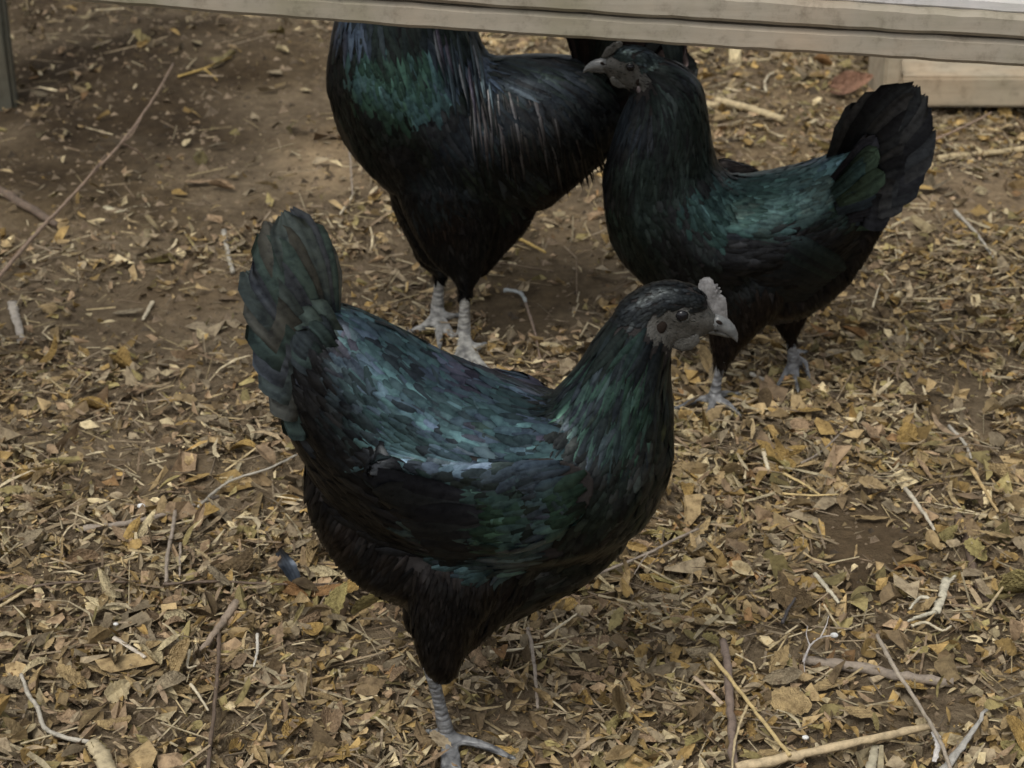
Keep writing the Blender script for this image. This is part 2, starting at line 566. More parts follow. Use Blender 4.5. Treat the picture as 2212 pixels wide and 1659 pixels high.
ZSPEC = {
    # zone: (per dm2 density, length mm, width mm, lift mm, shape)
    'head':  (22.0, 6.5, 2.8, 0.5, 'round'),
    'neck':  (6.0, 34, 5.5, 1.1, 'long'),
    'saddle': (5.2, 31, 7.5, 1.5, 'round'),
    'back':  (2.2, 29, 16, 1.6, 'round'),
    'wing':  (3.8, 25, 10, 1.4, 'round'),
    'breast': (5.0, 23, 7.5, 1.2, 'round'),
    'fluff': (8.0, 22, 4.2, 2.4, 'long'),
    'thigh': (9.0, 17, 3.6, 1.8, 'long'),
    'face':  (3.5, 3.2, 0.7, 0.4, 'long'),
}

def feathers(bird, parent, palette, seed, scale=1.0, zspec=None, face=None):
    """overlapping contour feathers over the whole body: real geometry, too many to count"""
    r = np.random.default_rng(seed)
    zspec = {**ZSPEC, **(zspec or {})}
    V, F, K = [], [], []
    zones = np.array(bird.zone)[bird.bi]
    if face is not None:            # bare skin of the face
        m_ = in_face(face, bird.cen) & np.isin(zones, ('head', 'face', 'neck'))
        zones[m_] = 'face'
        mi = np.empty(len(zones), np.int32); bird.body.data.polygons.foreach_get('material_index', mi)
        mi[np.isin(zones, ('face',)) & ~m_] = 0
        zones[np.isin(zones, ('face',)) & ~m_] = 'head'
        mi[m_] = 2
        bird.body.data.polygons.foreach_set('material_index', mi)
    base = 0
    for z, (dens, L, W, lift, shape) in zspec.items():
        sel = np.where(zones == z)[0]
        if len(sel) == 0: continue
        area = bird.are[sel].sum()
        n = int(area * 1e4 * dens)                 # dens per cm2
        pick = r.choice(sel, n, p=bird.are[sel] / area)
        p = bird.cen[pick]; nrm = bird.nor[pick]
        fl = np.array(bird.flow)[bird.bi[pick]]
        t = fl - nrm * (fl * nrm).sum(1)[:, None]
        ln = np.linalg.norm(t, axis=1)
        alt = np.cross(nrm, r.normal(size=(n, 3)))
        t = np.where((ln < 0.12)[:, None], alt, t)
        t /= np.linalg.norm(t, axis=1)[:, None] + 1e-9
        ang = r.normal(0, 0.16, n)[:, None]
        t = t * np.cos(ang) + np.cross(nrm, t) * np.sin(ang)
        Lk = L * 0.001 * scale * r.uniform(0.75, 1.2, n); Wk = W * 0.0005 * scale * r.uniform(0.8, 1.15, n)
        rows = 5
        s, w = feather_grid(rows, 1, 1, shape)
        lf = lift * 0.001 * r.uniform(0.5, 1.5, n)
        q, qn, dirn = p.copy(), nrm.copy(), t.copy()
        Q, QN = [q], [qn]
        for k in range(1, rows):
            q2 = q + dirn * (Lk / (rows - 1))[:, None]
            loc = np.empty((n, 3)); nn = np.empty((n, 3))
            for j in range(n):
                h_ = bird.bvh.find_nearest(q2[j])
                loc[j] = h_[0]; nn[j] = h_[1]
            d2 = dirn - nn * (dirn * nn).sum(1)[:, None]
            d2 /= np.linalg.norm(d2, axis=1)[:, None] + 1e-9
            q = q2 + (loc - q2) * 0.8
            dirn = d2 * 0.7 + dirn * 0.3; dirn /= np.linalg.norm(dirn, axis=1)[:, None]
            qn = qn * 0.4 + nn * 0.6; qn /= np.linalg.norm(qn, axis=1)[:, None]
            Q.append(q); QN.append(qn)
        cc = np.array([palette(z, p[j], nrm[j], r) for j in range(n)])
        blk = np.empty((n, rows, 3, 3)); kol = np.empty((n, rows, 3, 3))
        for k in range(rows):
            tt = Q[min(k + 1, rows - 1)] - Q[max(k - 1, 0)]
            bb = np.cross(QN[k], tt); bb /= np.linalg.norm(bb, axis=1)[:, None] + 1e-9
            h_ = (0.0008 + lf * s[k])[:, None]; hw = (Wk * w[k])[:, None]
            blk[:, k, 0] = Q[k] + QN[k] * (h_ - hw * 0.10) - bb * hw
            blk[:, k, 1] = Q[k] + QN[k] * (h_ + hw * 0.10)
            blk[:, k, 2] = Q[k] + QN[k] * (h_ - hw * 0.10) + bb * hw
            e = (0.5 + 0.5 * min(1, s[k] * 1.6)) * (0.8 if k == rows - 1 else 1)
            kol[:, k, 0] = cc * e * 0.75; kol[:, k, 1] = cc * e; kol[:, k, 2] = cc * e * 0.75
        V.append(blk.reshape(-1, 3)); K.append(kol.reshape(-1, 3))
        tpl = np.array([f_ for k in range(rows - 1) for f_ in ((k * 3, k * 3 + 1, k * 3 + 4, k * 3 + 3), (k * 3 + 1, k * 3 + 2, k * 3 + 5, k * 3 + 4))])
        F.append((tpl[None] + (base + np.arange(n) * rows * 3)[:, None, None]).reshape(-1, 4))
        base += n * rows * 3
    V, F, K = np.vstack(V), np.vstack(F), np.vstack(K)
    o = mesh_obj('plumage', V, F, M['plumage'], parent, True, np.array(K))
    return tag(o, kind='stuff')

def quill(name, parent, pts, width, shape, lateral_tilt, color, mat, camber=0.18, ragged=0.0, seed=0, n=12):
    """one long feather along a 3D polyline; blade tilts about its shaft by lateral_tilt (radians; 0 = blade lies in the vertical plane)"""
    S = catmull(np.array(pts), max(2, n // (len(pts) - 1)))
    rows = len(S)
    s, w = feather_grid(rows, 1, 1, shape)
    T = np.gradient(S, axis=0); T /= np.linalg.norm(T, axis=1)[:, None]
    rr = random.Random(seed * 31 + 5)
    V, F, K = [], [], []
    NC = 11
    streak = [rr.uniform(0.55, 1.3) for _ in range(NC)]
    fray = [rr.uniform(-0.22, 0.22) for _ in range(NC)]
    seg = np.linalg.norm(S[-1] - S[-2])
    for i in range(rows):
        side = np.cross(T[i], np.array([0, 1.0, 0])); side /= np.linalg.norm(side) + 1e-9
        nrm = np.cross(side, T[i])
        b = side * math.cos(lateral_tilt) + nrm * math.sin(lateral_tilt)
        nn = np.cross(b, T[i])
        hw = width * 0.5 * max(w[i], 0.22 if i == rows - 1 and shape == 'broad' else 0.0) * (1 + ragged * rr.uniform(-1, 1))
        for c in range(NC):
            t = c / (NC - 1) * 2 - 1
            e = fray[c] * seg * (1.0 if i == rows - 1 else 0.6 if i == rows - 2 else 0.0)
            V.append(S[i] + b * hw * t - nn * hw * camber * t * t + T[i] * e)
            shaft = 0.55 if c == NC // 2 else 1.0
            K.append(np.array(color) * streak[c] * shaft * (1 - 0.35 * abs(t)) * (0.6 + 0.4 * s[i]) * rr.uniform(0.92, 1.08))
    for i in range(rows - 1):
        for k in range(NC - 1):
            a = i * NC + k
            F.append((a, a + 1, a + NC + 1, a + NC))
    return mesh_obj(name, V, F, mat, parent, True, np.array(K))

def surf_quill(name, bird, parent, uv, width, shape, color, seed=0, n=11, lift=0.0022, mirror=True, flat=0.10):
    """a long feather lying on the near flank along a photo line; mirrored onto the far flank"""
    line = catmull(np.array(uv, float), max(3, n // (len(uv) - 1)))
    S, NN, miss = [], [], 0
    for (u, v) in line:
        d = Vector(ray(u, v)).normalized()
        hit = bird.bvh.ray_cast(Vector(ORG), d)
        if hit[0] is None:
            if len(S) < 2: continue
            miss += 1
            if miss > 2: break
            S.append(S[-1] + (S[-1] - S[-2]) * 0.8); NN.append(NN[-1])
        else:
            hp = np.array(hit[0])
            if S and np.linalg.norm(hp - S[-1]) > 0.03: break      # slipped off onto another limb
            S.append(hp); NN.append(np.array(hit[1]))
    if len(S) < 4: return
    S, NN = np.array(S), np.array(NN)
    for _ in range(3):
        S[1:-1] = (S[:-2] + 2 * S[1:-1] + S[2:]) / 4
        NN[1:-1] = (NN[:-2] + 2 * NN[1:-1] + NN[2:]) / 4
    NN /= np.linalg.norm(NN, axis=1)[:, None]
    rows = len(S)
    s, w = feather_grid(rows, 1, 1, shape)
    T = np.gradient(S, axis=0); T /= np.linalg.norm(T, axis=1)[:, None] + 1e-9
    rr = random.Random(seed)
    V, F, K = [], [], []
    for i in range(rows):
        b = np.cross(NN[i], T[i]); b /= np.linalg.norm(b) + 1e-9
        hw = width * .5 * w[i]
        base_ = S[i] + NN[i] * (lift * (0.2 + s[i]))
        for c, dz, kc in ((-1, -1, .55), (-.5, -.25, .95), (0, .1, .8), (.5, -.25, 1), (1, -1, .55)):
            V.append(base_ + b * hw * c + NN[i] * hw * flat * dz)
            K.append(np.array(color) * kc * ((0.15 + 0.85 * math.sin(math.pi * s[i])) if shape == 'sliver' else (1.0 + 2.2 * max(0.0, 0.55 - s[i])) if shape == 'primary' else (0.55 + 0.45 * s[i])))
    for i in range(rows - 1):
        for k in range(4):
            a = i * 5 + k
            F.append((a, a + 1, a + 6, a + 5))
    o = mesh_obj(name, V, F, M['quill'], parent, True, np.array(K))
    if mirror:
        W = np.array(V); W[:, 1] = 2 * bird.Y0 - W[:, 1]
        mesh_obj(name, W, [f[::-1] for f in F], M['quill'], parent, True, np.array(K))
    return o

# canonical head, millimetres from the eye, x forward, z up
def head_frame(eye_uv, Y, face, rot, scale):
    e = PL(eye_uv[0], eye_uv[1], Y)
    cr, sr = math.cos(rot), math.sin(rot)
    def f(x, z, y=0.0):
        x, z = x * cr - z * sr, x * sr + z * cr
        return np.array([e[0] + face * x * 0.001 * scale, Y + y * 0.001 * scale, e[2] + z * 0.001 * scale])
    def inv(P):
        dx = (P[..., 0] - e[0]) * face / (0.001 * scale); dz = (P[..., 2] - e[2]) / (0.001 * scale)
        return dx * cr + dz * sr, -dx * sr + dz * cr
    f.scale, f.face, f.inv = scale, face, inv
    return f

FACE_POLY = [(-7, 6), (1, 7), (8, 4), (15, 0.5), (19, 2), (31, -2), (34, -12), (25, -17), (13, -24), (6, -34), (-6, -32), (-9, -21), (-14, -17), (-19, -20), (-22, -12), (-23, -4), (-19, 0.5), (-12, 0)]
def in_face(f, P):
    x, z = f.inv(P)
    x = x + vnoise(P[..., 0] * 420, P[..., 2] * 420) * 4.5; z = z + vnoise(P[..., 0] * 420 + 31, P[..., 2] * 420 + 7) * 4.5
    ins = np.zeros(x.shape, bool)
    n = len(FACE_POLY)
    for i in range(n):
        (x1, z1), (x2, z2) = FACE_POLY[i], FACE_POLY[(i + 1) % n]
        c = ((z1 > z) != (z2 > z)) & (x < (x2 - x1) * (z - z1) / (z2 - z1 + 1e-12) + x1)
        ins ^= c
    return ins

def add_head(bird, f):
    s = 0.001 * f.scale
    P = lambda x, z, r, w: [*f(x, z), r * s, w]
    bird.raw([P(-26, -8, 19, .8), P(-15, 0, 18.5, .76), P(-5, 3.5, 16.5, .76), P(6, 3, 13.5, .78)], 'head', 5, squash=False)
    bird.raw([P(-2, -2, 13.5, .98), P(8, -5, 11.5, .95), P(18, -9, 8.5, .85), P(25, -12, 5.5, .8)], 'face', 5, squash=False)
    bird.raw([P(-5, -12, 12.5, .9), P(6, -14.5, 10, .8), P(14, -15.5, 6.5, .75), P(20, -17, 3.5, .7)], 'face', 5, squash=False)
    bird.raw([P(-24, -16, 17, .8), P(-14, -14, 14.5, .82)], 'head', 4, squash=False)

def loft(name, rings, mat, parent, caps=True, smooth=True):
    n = len(rings[0])
    V = [tuple(p) for r_ in rings for p in r_]
    F = []
    for i in range(len(rings) - 1):
        for k in range(n):
            F.append((i * n + k, i * n + (k + 1) % n, (i + 1) * n + (k + 1) % n, (i + 1) * n + k))
    if caps:
        F.append(tuple(range(n - 1, -1, -1))); F.append(tuple(range((len(rings) - 1) * n, len(rings) * n)))
    return mesh_obj(name, V, F, mat, parent, smooth)

def blade(name, f, outline, thick, mat, parent, serr=0.0):
    """a fleshy plate: outline in head mm, swollen in the middle; thick in mm"""
    out = np.array(outline, float)
    cen = out.mean(0)
    n = len(out)
    V, F = [], []
    for (sc, y) in ((1.0, 0), (0.93, 0.62), (0.70, 0.95), (0.3, 1.06)):
        for sgn in ((1,) if y == 0 else (1, -1)):
            for k, p in enumerate(out):
                q = cen + (p - cen) * sc
                V.append(f(q[0], q[1], sgn * y * thick / 2 * (1 + 0.22 * math.sin(k * 2.4))))
    R_ = lambda i: [i * n + k for k in range(n)]
    # rings order: 0 rim; 1 +a, 2 -a; 3 +b, 4 -b; 5 +c, 6 -c
    for seq in ((0, 1, 3, 5), (0, 2, 4, 6)):
        for a_, b_ in zip(seq[:-1], seq[1:]):
            A, B = R_(a_), R_(b_)
            for k in range(n):
                F.append((A[k], A[(k + 1) % n], B[(k + 1) % n], B[k]))
        F.append(tuple(R_(seq[-1])))
    return mesh_obj(name, V, F, mat, parent, True)

def ellipsoid(name, c, r, mat, parent, rot=0.0):
    iv, jf = ico()
    V = iv * np.array(r)
    if rot:
        cr, sr = math.cos(rot), math.sin(rot)
        V = np.stack([V[:, 0] * cr - V[:, 2] * sr, V[:, 1], V[:, 0] * sr + V[:, 2] * cr], 1)
    return mesh_obj(name, V + np.array(c), jf, mat, parent, True)

COMB_HEN = [(11.5, 12), (11.6, 18), (12.5, 23), (15.5, 25.5), (19, 25.5), (21.5, 23), (22.3, 19.6), (25, 19.8), (23.6, 17.2), (26.6, 16.8), (25, 14.4), (27.9, 13.6), (26.4, 11.4), (28.6, 9.6), (30.6, 7.8), (31.6, 3), (32.2, -3.5), (32.6, -8), (28, -10), (22.5, -3.5), (18, 3.5), (14.5, 8)]
COMB_HEN = [(x, z if z < 10 else 10 + (z - 10) * 0.86) for x, z in COMB_HEN]
COMB_ROO = [(-14, 16), (-20, 27), (-18, 40), (-12, 32), (-8, 46), (-2, 35), (3, 47), (9, 34), (14, 42), (18, 28), (24, 30), (25, 18), (31, 12), (32, 0), (30, -8), (24, -6), (14, 8), (0, 15)]

def head_parts(f, parent, comb, comb_mat, wattle=1.0):
    s = 0.001 * f.scale
    # beak: upper and lower mandible lofted along a curve
    def mand(name, line, mat):
        rings = []
        for (x, z, hz, hy) in line:
            rings.append([f(x + hz * 0.35 * math.sin(t), z + hz * math.sin(t), hy * math.cos(t)) for t in np.linspace(0, 2 * math.pi, 10, endpoint=False)])
        return loft(name, rings, mat, parent)
    mand('upper_beak', [(22, -9.5, 6.2, 5.6), (27, -11, 5.8, 5.0), (32, -13.5, 5.2, 4.0), (36.5, -17.5, 4.2, 2.9), (39.3, -21.5, 2.8, 1.8), (40.2, -24.6, 1.1, 0.8), (40.1, -25.8, 0.3, 0.3)], M['beak'])
    mand('lower_beak', [(16, -15.5, 3.0, 4.2), (23, -16.8, 2.6, 3.6), (29, -18.8, 2.0, 2.6), (33.5, -21, 1.2, 1.5), (35.6, -22.2, 0.3, 0.4)], M['face'])
    for sg in (-1, 1):
        ellipsoid('eye', f(0.3, 0.2, sg * 11.3), (4.5 * s, 3.2 * s, 4.5 * s), M['eye'], parent)
        # eyelid ring
        rings = []
        for t in np.linspace(0, 2 * math.pi, 18, endpoint=False):
            cx, cz = 5.5 * math.cos(t), 4.7 * math.sin(t)
            rings.append([f(cx * (1 + 0.14 * math.cos(q)), cz * (1 + 0.14 * math.cos(q)), sg * (11.5 + 0.9 * math.sin(q))) for q in np.linspace(0, 2 * math.pi, 6, endpoint=False)])
        rings.append(rings[0])
        loft('eyelid', rings, M['face'], parent, False)
        ellipsoid('ear_lobe', f(-17, -17, sg * 12.6), (3.6 * s, 2.0 * s, 5.2 * s), M['lobe'], parent, -0.2)
        ellipsoid('ear_tuft', f(-14.5, -9, sg * 12.9), (6.4 * s, 2.2 * s, 4.3 * s), M['tuft'], parent, 0.9)
        ellipsoid('ear_rim', f(-19.5, -1.5, sg * 12.2), (4.2 * s, 1.8 * s, 3.0 * s), M['face'], parent, 0.4)
        ellipsoid('nostril', f(26.5, -8.2, sg * 5.0), (2.6 * s, 1.0 * s, 1.4 * s), M['tuft'], parent, -0.5)
        wk = wattle
        blade('wattle', lambda x, z, y=0.0, sg=sg: f(x, z, y + sg * 5.2), [(13, -17), (14, -23 * (0.6 + 0.4 * wk)), (9, -29 * (0.5 + 0.5 * wk)), (2, -30 * (0.5 + 0.5 * wk)), (-6, -27 * (0.5 + 0.5 * wk)), (-8, -20), (-2, -15), (7, -14)], 4.0, M['face'], parent)
    blade('comb', f, comb, 3.2, comb_mat, parent)

def leg(bird, top, ankle, toes, lat, r_px=17.5, zone='shank', lift=0.006):
    """shank and toes as part of the body surface. top, ankle: pixels in plane y = Y0 + lat; toes: lists of ground pixels"""
    Y = bird.Y0 + lat
    A, B = PL(*top, Y), PL(*ankle, Y)
    mm = (A - ORG) @ FWD / FPX
    r = r_px * mm
    B[2] = max(B[2], float(hgt(B[0], B[1])) + r * 0.9 + lift)
    n = 9
    L = [[*(A + (B - A) * t), r * (1.12 - 0.22 * math.sin(math.pi * min(1, t * 1.15))), 0.95] for t in np.linspace(0, 1, n)]
    bird.raw(L, zone, 3, flow=(0, 0, -1), squash=False)
    ends = []
    for toe in toes:
        pts = [[B[0], B[1], B[2] - r * 0.15, r * 0.86, 1.0]]
        for k, (du, dv) in enumerate(toe):
            q = GH(du, dv, lift)
            rr = r * (0.74 - 0.22 * k / max(1, len(toe) - 1))
            pts.append([q[0], q[1], q[2] + rr * 0.9, rr, 1.0])
        bird.raw(pts, zone, 7, flow=(0, 0, -1), squash=False)
        a_, b_ = np.array(pts[-2][:3]), np.array(pts[-1][:3])
        ends.append((b_, (b_ - a_) / np.linalg.norm(b_ - a_), pts[-1][3]))
    return ends

def claws(ends, parent):
    for p, d, r in ends:
        rings = []
        side = np.cross(d, [0, 0, 1.0]); side /= np.linalg.norm(side) + 1e-9
        up = np.cross(side, d)
        for t, k in ((0, .75), (0.35, .6), (.7, .38), (1, .06)):
            c = p + d * (t * r * 2.6 + r * 0.4) + up * (r * (0.35 * math.sin(t * 2.2) - 0.55 * t * t))
            rings.append([c + side * r * k * math.cos(q) + up * r * k * math.sin(q) for q in np.linspace(0, 2 * math.pi, 7, endpoint=False)])
        loft('claw', rings, M['beak'], parent)

def pal(zmap, vz, dark_below=None, sheen_keep=None, bow=None, base=0.82, spot=1.6):
    """zone -> list of sheen colours; the tint drifts smoothly over the bird with small feather-to-feather changes"""
    def f(z, p, n, r):
        if bow is not None and z in ('saddle', 'breast', 'neck'):      # glossy wing bow
            u_, v_ = proj(p)
            if ((u_ - bow[0]) / bow[2]) ** 2 + ((v_ - bow[1]) / bow[3]) ** 2 + r.normal(0, 0.18) < 1: z = 'wing'
        L = zmap.get(z, [(0.02, 0.02, 0.02)])
        k = float(vnoise(p[0] * 17 + vz, p[2] * 17 + p[1] * 9)) * 0.9 + float(vnoise(p[0] * 55 + vz, p[2] * 55 + p[1] * 20)) * 0.45 + 0.5 + r.normal(0, 0.06)
        k = min(0.999, max(0.0, k)) * (len(L) - 1)
        i = int(k); t = k - i
        c = np.array(L[i]) * (1 - t) + np.array(L[i + 1 if i + 1 < len(L) else i]) * t
        g = math.exp(r.normal(-0.03, 0.18)) * (spot if r.random() < 0.15 else 1.0) * base
        if dark_below and z in dark_below:
            z0, z1 = dark_below[z]
            q = min(1.0, max(0.0, (p[2] - z0) / (z1 - z0)))
            c = c * q + np.array(INK) * (1 - q)
        if sheen_keep is not None:
            q = sheen_keep(z, *proj(p))
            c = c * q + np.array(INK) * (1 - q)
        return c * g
    return f

TEAL, GREEN, BLUE, PURP, INK, OLIVE, BROWN = (0.082, 0.155, 0.165), (0.048, 0.10, 0.077), (0.088, 0.122, 0.172), (0.08, 0.078, 0.11), (0.023, 0.024, 0.026), (0.075, 0.09, 0.055), (0.034, 0.027, 0.024)
DGREEN, GREY, SLATE = (0.028, 0.04, 0.036), (0.05, 0.056, 0.058), (0.035, 0.045, 0.055)

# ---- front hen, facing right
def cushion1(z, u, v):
    """fades rump, flank and belly towards INK; back, wing bow and hackle keep sheen"""
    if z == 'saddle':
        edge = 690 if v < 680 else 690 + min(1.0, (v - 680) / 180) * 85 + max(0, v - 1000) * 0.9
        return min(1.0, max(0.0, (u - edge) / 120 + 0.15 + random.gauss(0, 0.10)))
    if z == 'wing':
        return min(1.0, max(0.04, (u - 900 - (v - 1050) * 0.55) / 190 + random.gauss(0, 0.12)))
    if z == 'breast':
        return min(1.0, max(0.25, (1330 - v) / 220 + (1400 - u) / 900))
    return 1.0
FY = float(G(968, 1602)[1])
hen1 = empty('hen', (float(G(968, 1602)[0]), FY, 0))
tag(hen1, 'black hen with pale grey comb in the foreground, facing right', 'hen', 'black chickens on the leaf litter')
b1 = Bird(FY, R(33))
b1.chain([(650, 730, 66), (712, 770, 126), (785, 855, 183), (875, 942, 226), (985, 1005, 250), (1100, 1035, 240), (1200, 1030, 212)], 'saddle', flow_sign=-1)
b1.chain([(1150, 1045, 222), (1225, 1035, 205), (1280, 990, 175), (1310, 930, 146), (1335, 865, 120)], 'breast', flow=(-0.5, 0, -0.85))
b1.chain([(1310, 920, 140, .78), (1338, 850, 112, .8), (1358, 785, 93, .8), (1378, 735, 80, .82), (1392, 712, 68, .85)], 'neck')
b1.chain([(735, 980, 80), (790, 1080, 125), (870, 1160, 150), (960, 1190, 155), (1060, 1180, 140)], 'fluff', flow=(-0.5, 0, -0.85))
for lt in (-0.05, 0.05):
    near = lt < 0
    b1.chain([(1235, 1050, 60, .04), (1180, 1070, 100, .07), (1105, 1095, 115, .11), (1015, 1095, 100, .14), (920, 1065, 70, .16), (830, 1020, 38, .2)], 'wing', lat=lt * 1.12, squash=False, flow_sign=1)
b1.chain([(1060, 835, 36, .6), (1120, 843, 38, .6), (1182, 862, 28, .6)], 'saddle', lat=0.05, flow=(-1, 0, .1), squash=False)
b1.chain([(1275, 1140, 88, .7), (1215, 1190, 92, .7), (1135, 1228, 96, .7), (1060, 1262, 100, .65)], 'breast', flow=(-0.85, 0, -0.5), squash=False)
b1.chain([(1040, 1240, 110, .6), (1010, 1310, 82, .6), (985, 1370, 50, .7)], 'thigh', lat=-0.012, flow=(-0.15, 0, -1), squash=False)
b1.chain([(980, 1250, 105, .6), (960, 1330, 74, .7), (955, 1395, 52, .8), (955, 1430, 37, .9), (958, 1452, 22, 1)], 'thigh', lat=-0.028, flow=(-0.15, 0, -1), squash=False)
b1.chain([(985, 1230, 100, .6), (940, 1290, 66, .7), (915, 1335, 40, .8), (905, 1350, 22, 1)], 'thigh', lat=0.03, flow=(-0.15, 0, -1), squash=False)
f1 = head_frame((1469, 666), FY, 1, 0.0, 1.0)
add_head(b1, f1)
e1 = leg(b1, (930, 1440), (966, 1598), [[(1019, 1612), (1062, 1624), (1098, 1640)], [(982, 1634), (990, 1668), (994, 1692)], [(962, 1640), (960, 1670), (958, 1690)], [(950, 1592), (934, 1588)]], -0.0, lift=0.007)
# the other foot is lifted and folded under the belly
Yl = FY + 0.04
sh_ = [PL(905, 1350, Yl), PL(950, 1375, Yl), PL(985, 1400, Yl)]
b1.raw([[*p, 0.0055, 1] for p in sh_], 'shank', 6, flow=(0, 0, -1), squash=False)
for du, dv in ((1010, 1385), (1000, 1415), (985, 1425), (970, 1408)):
    b1.raw([[*sh_[2], 0.0042, 1], [*PL((985 + du) / 2 + 4, (1400 + dv) / 2, Yl), 0.0038, 1], [*PL(du - 6, dv - 2, Yl), 0.0026, 1]], 'shank', 5, flow=(0, 0, -1), squash=False)
b1.grow('body', hen1, [M['down'], M['shank'], M['face']], {'shank': 1, 'face': 2})
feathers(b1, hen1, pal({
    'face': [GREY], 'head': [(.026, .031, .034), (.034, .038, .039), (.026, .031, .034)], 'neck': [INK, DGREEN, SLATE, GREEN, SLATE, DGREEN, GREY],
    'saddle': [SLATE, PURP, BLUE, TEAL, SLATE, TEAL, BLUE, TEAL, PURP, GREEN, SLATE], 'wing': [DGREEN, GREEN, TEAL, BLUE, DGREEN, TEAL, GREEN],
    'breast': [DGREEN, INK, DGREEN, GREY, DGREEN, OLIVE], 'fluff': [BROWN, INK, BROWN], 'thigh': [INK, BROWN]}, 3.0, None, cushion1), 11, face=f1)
head_parts(f1, hen1, COMB_HEN, M['comb'])
claws(e1, hen1)
# tail: a tent of broad feathers
tips = [(676, 552), (664, 508), (646, 478), (624, 460), (604, 460), (582, 486), (562, 514), (546, 552), (534, 590), (536, 642), (548, 692), (558, 742), (570, 792), (588, 846), (614, 906), (644, 960)]
for k, (tu, tv) in enumerate(tips):
    for sg in (-1, 1):
        if sg > 0 and k % 2: continue
        q = k / (len(tips) - 1)
        lt = sg * (0.004 + 0.026 * q)
        tu += random.uniform(-7, 7); tv += random.uniform(-7, 7)
        ru, rv = 712 - 2 * q, 700 + 230 * q
        colr = [(.085, .11, .112), (.11, .115, .105), (.07, .105, .10), (.085, .10, .12)][k % 4]
        colr = tuple(c_ * (2.1 - 1.6 * q) for c_ in colr)  # sky sheen painted in: upper feathers lighter than lower ones
        quill('tail_feather', hen1, [PL(ru, rv, FY + lt * 0.6), PL(ru * .5 + tu * .5 + 6, rv * .5 + tv * .5, FY + lt * 1.1), PL(tu, tv, FY + lt)], 0.029, 'broad', 0.2 * sg, colr, M['quill'], 0.06, 0.03, k)
for k in range(16):
    q = k / 15
    u0, v0 = 735 - 20 * q + random.uniform(-12, 12), 745 + 190 * q
    du, dv = -72 - 20 * q + random.uniform(-12, 12), -95 + 70 * q
    colr = random.choice([(.04, .06, .057), (.028, .036, .04), (.06, .082, .074), (.036, .04, .05)])
    lt = -0.020 - 0.012 * math.sin(q * 3)
    quill('tail_covert', hen1, [PL(u0, v0, FY + lt), PL(u0 + du * .55, v0 + dv * .5, FY + lt * .95), PL(u0 + du, v0 + dv, FY + lt * .75)], 0.019, 'broad', -0.12, colr, M['quill'], 0.05, 0.03, k)
# folded wing quills, the lowest first
for k in range(9):
    q = k / 8
    u0, v0 = 1090 - 60 * q, 1175 - 95 * q
    u1, v1 = 950 - 155 * q, 1212 - 195 * q
    u0 += random.uniform(-25, 35); v0 += random.uniform(-8, 8)
    surf_quill('wing_feather', b1, hen1, [(u0, v0), ((u0 + u1) / 2 + 4, (v0 + v1) / 2 + 10), (u1, v1)], 0.021, 'primary', [(.017, .02, .024), (.022, .026, .03), (.015, .017, .022)][k % 3], k, lift=0.003 + 0.0005 * k)

# ---- right hen, facing left
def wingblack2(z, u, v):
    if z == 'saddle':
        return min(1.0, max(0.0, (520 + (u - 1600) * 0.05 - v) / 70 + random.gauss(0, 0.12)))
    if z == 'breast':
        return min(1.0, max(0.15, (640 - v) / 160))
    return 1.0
HY = 1.875
hen2 = empty('hen', (float(G(1600, 840)[0]), HY, 0))
tag(hen2, 'black hen at the right, facing left, with a raised dark tail', 'hen', 'black chickens on the leaf litter')
b2 = Bird(HY, R(29))
b2.chain([(1895, 318, 40), (1868, 358, 62), (1828, 402, 84), (1775, 447, 110), (1700, 495, 146), (1620, 522, 165), (1540, 522, 168)], 'saddle', flow_sign=-1)
b2.chain([(1570, 530, 168), (1510, 515, 165), (1462, 470, 152), (1432, 410, 132), (1428, 345, 116)], 'breast', flow=(0.5, 0, -0.85))
b2.chain([(1425, 390, 126, .75), (1430, 320, 110, .78), (1437, 255, 92, .8), (1440, 210, 76, .82), (1425, 178, 58, .85), (1405, 165, 48, .85)], 'neck')
b2.chain([(1620, 590, 130), (1690, 605, 100), (1755, 580, 82), (1800, 530, 75), (1845, 470, 66), (1885, 425, 52)], 'fluff', flow=(0.4, 0, -0.9))
b2.chain([(1560, 378, 36, .6), (1612, 388, 28, .6)], 'fluff', lat=0.05, flow=(1, 0, 0), squash=False)
b2.chain([(1610, 620, 90, .6), (1590, 680, 62, .7), (1572, 730, 36, .8), (1562, 765, 20, 1)], 'thigh', lat=-0.03, flow=(0.15, 0, -1), squash=False)
b2.chain([(1690, 610, 80, .6), (1702, 660, 48, .7), (1706, 695, 28, .8), (1706, 715, 16, 1)], 'thigh', lat=0.035, flow=(0.15, 0, -1), squash=False)
f2 = head_frame((1361, 137), HY, -1, 0.36, 0.93)
add_head(b2, f2)
e2 = leg(b2, (1560, 770), (1542, 862), [[(1505, 872), (1465, 886)], [(1535, 890), (1522, 915)], [(1570, 880), (1590, 895)], [(1565, 858), (1585, 856)]], -0.032, 13)
e2 += leg(b2, (1704, 712), (1714, 780), [[(1702, 805), (1684, 832)], [(1718, 810), (1722, 842)], [(1735, 790), (1745, 812)], [(1722, 770), (1735, 766)]], 0.038, 13)
b2.grow('body', hen2, [M['down'], M['shank'], M['face']], {'shank': 1, 'face': 2})
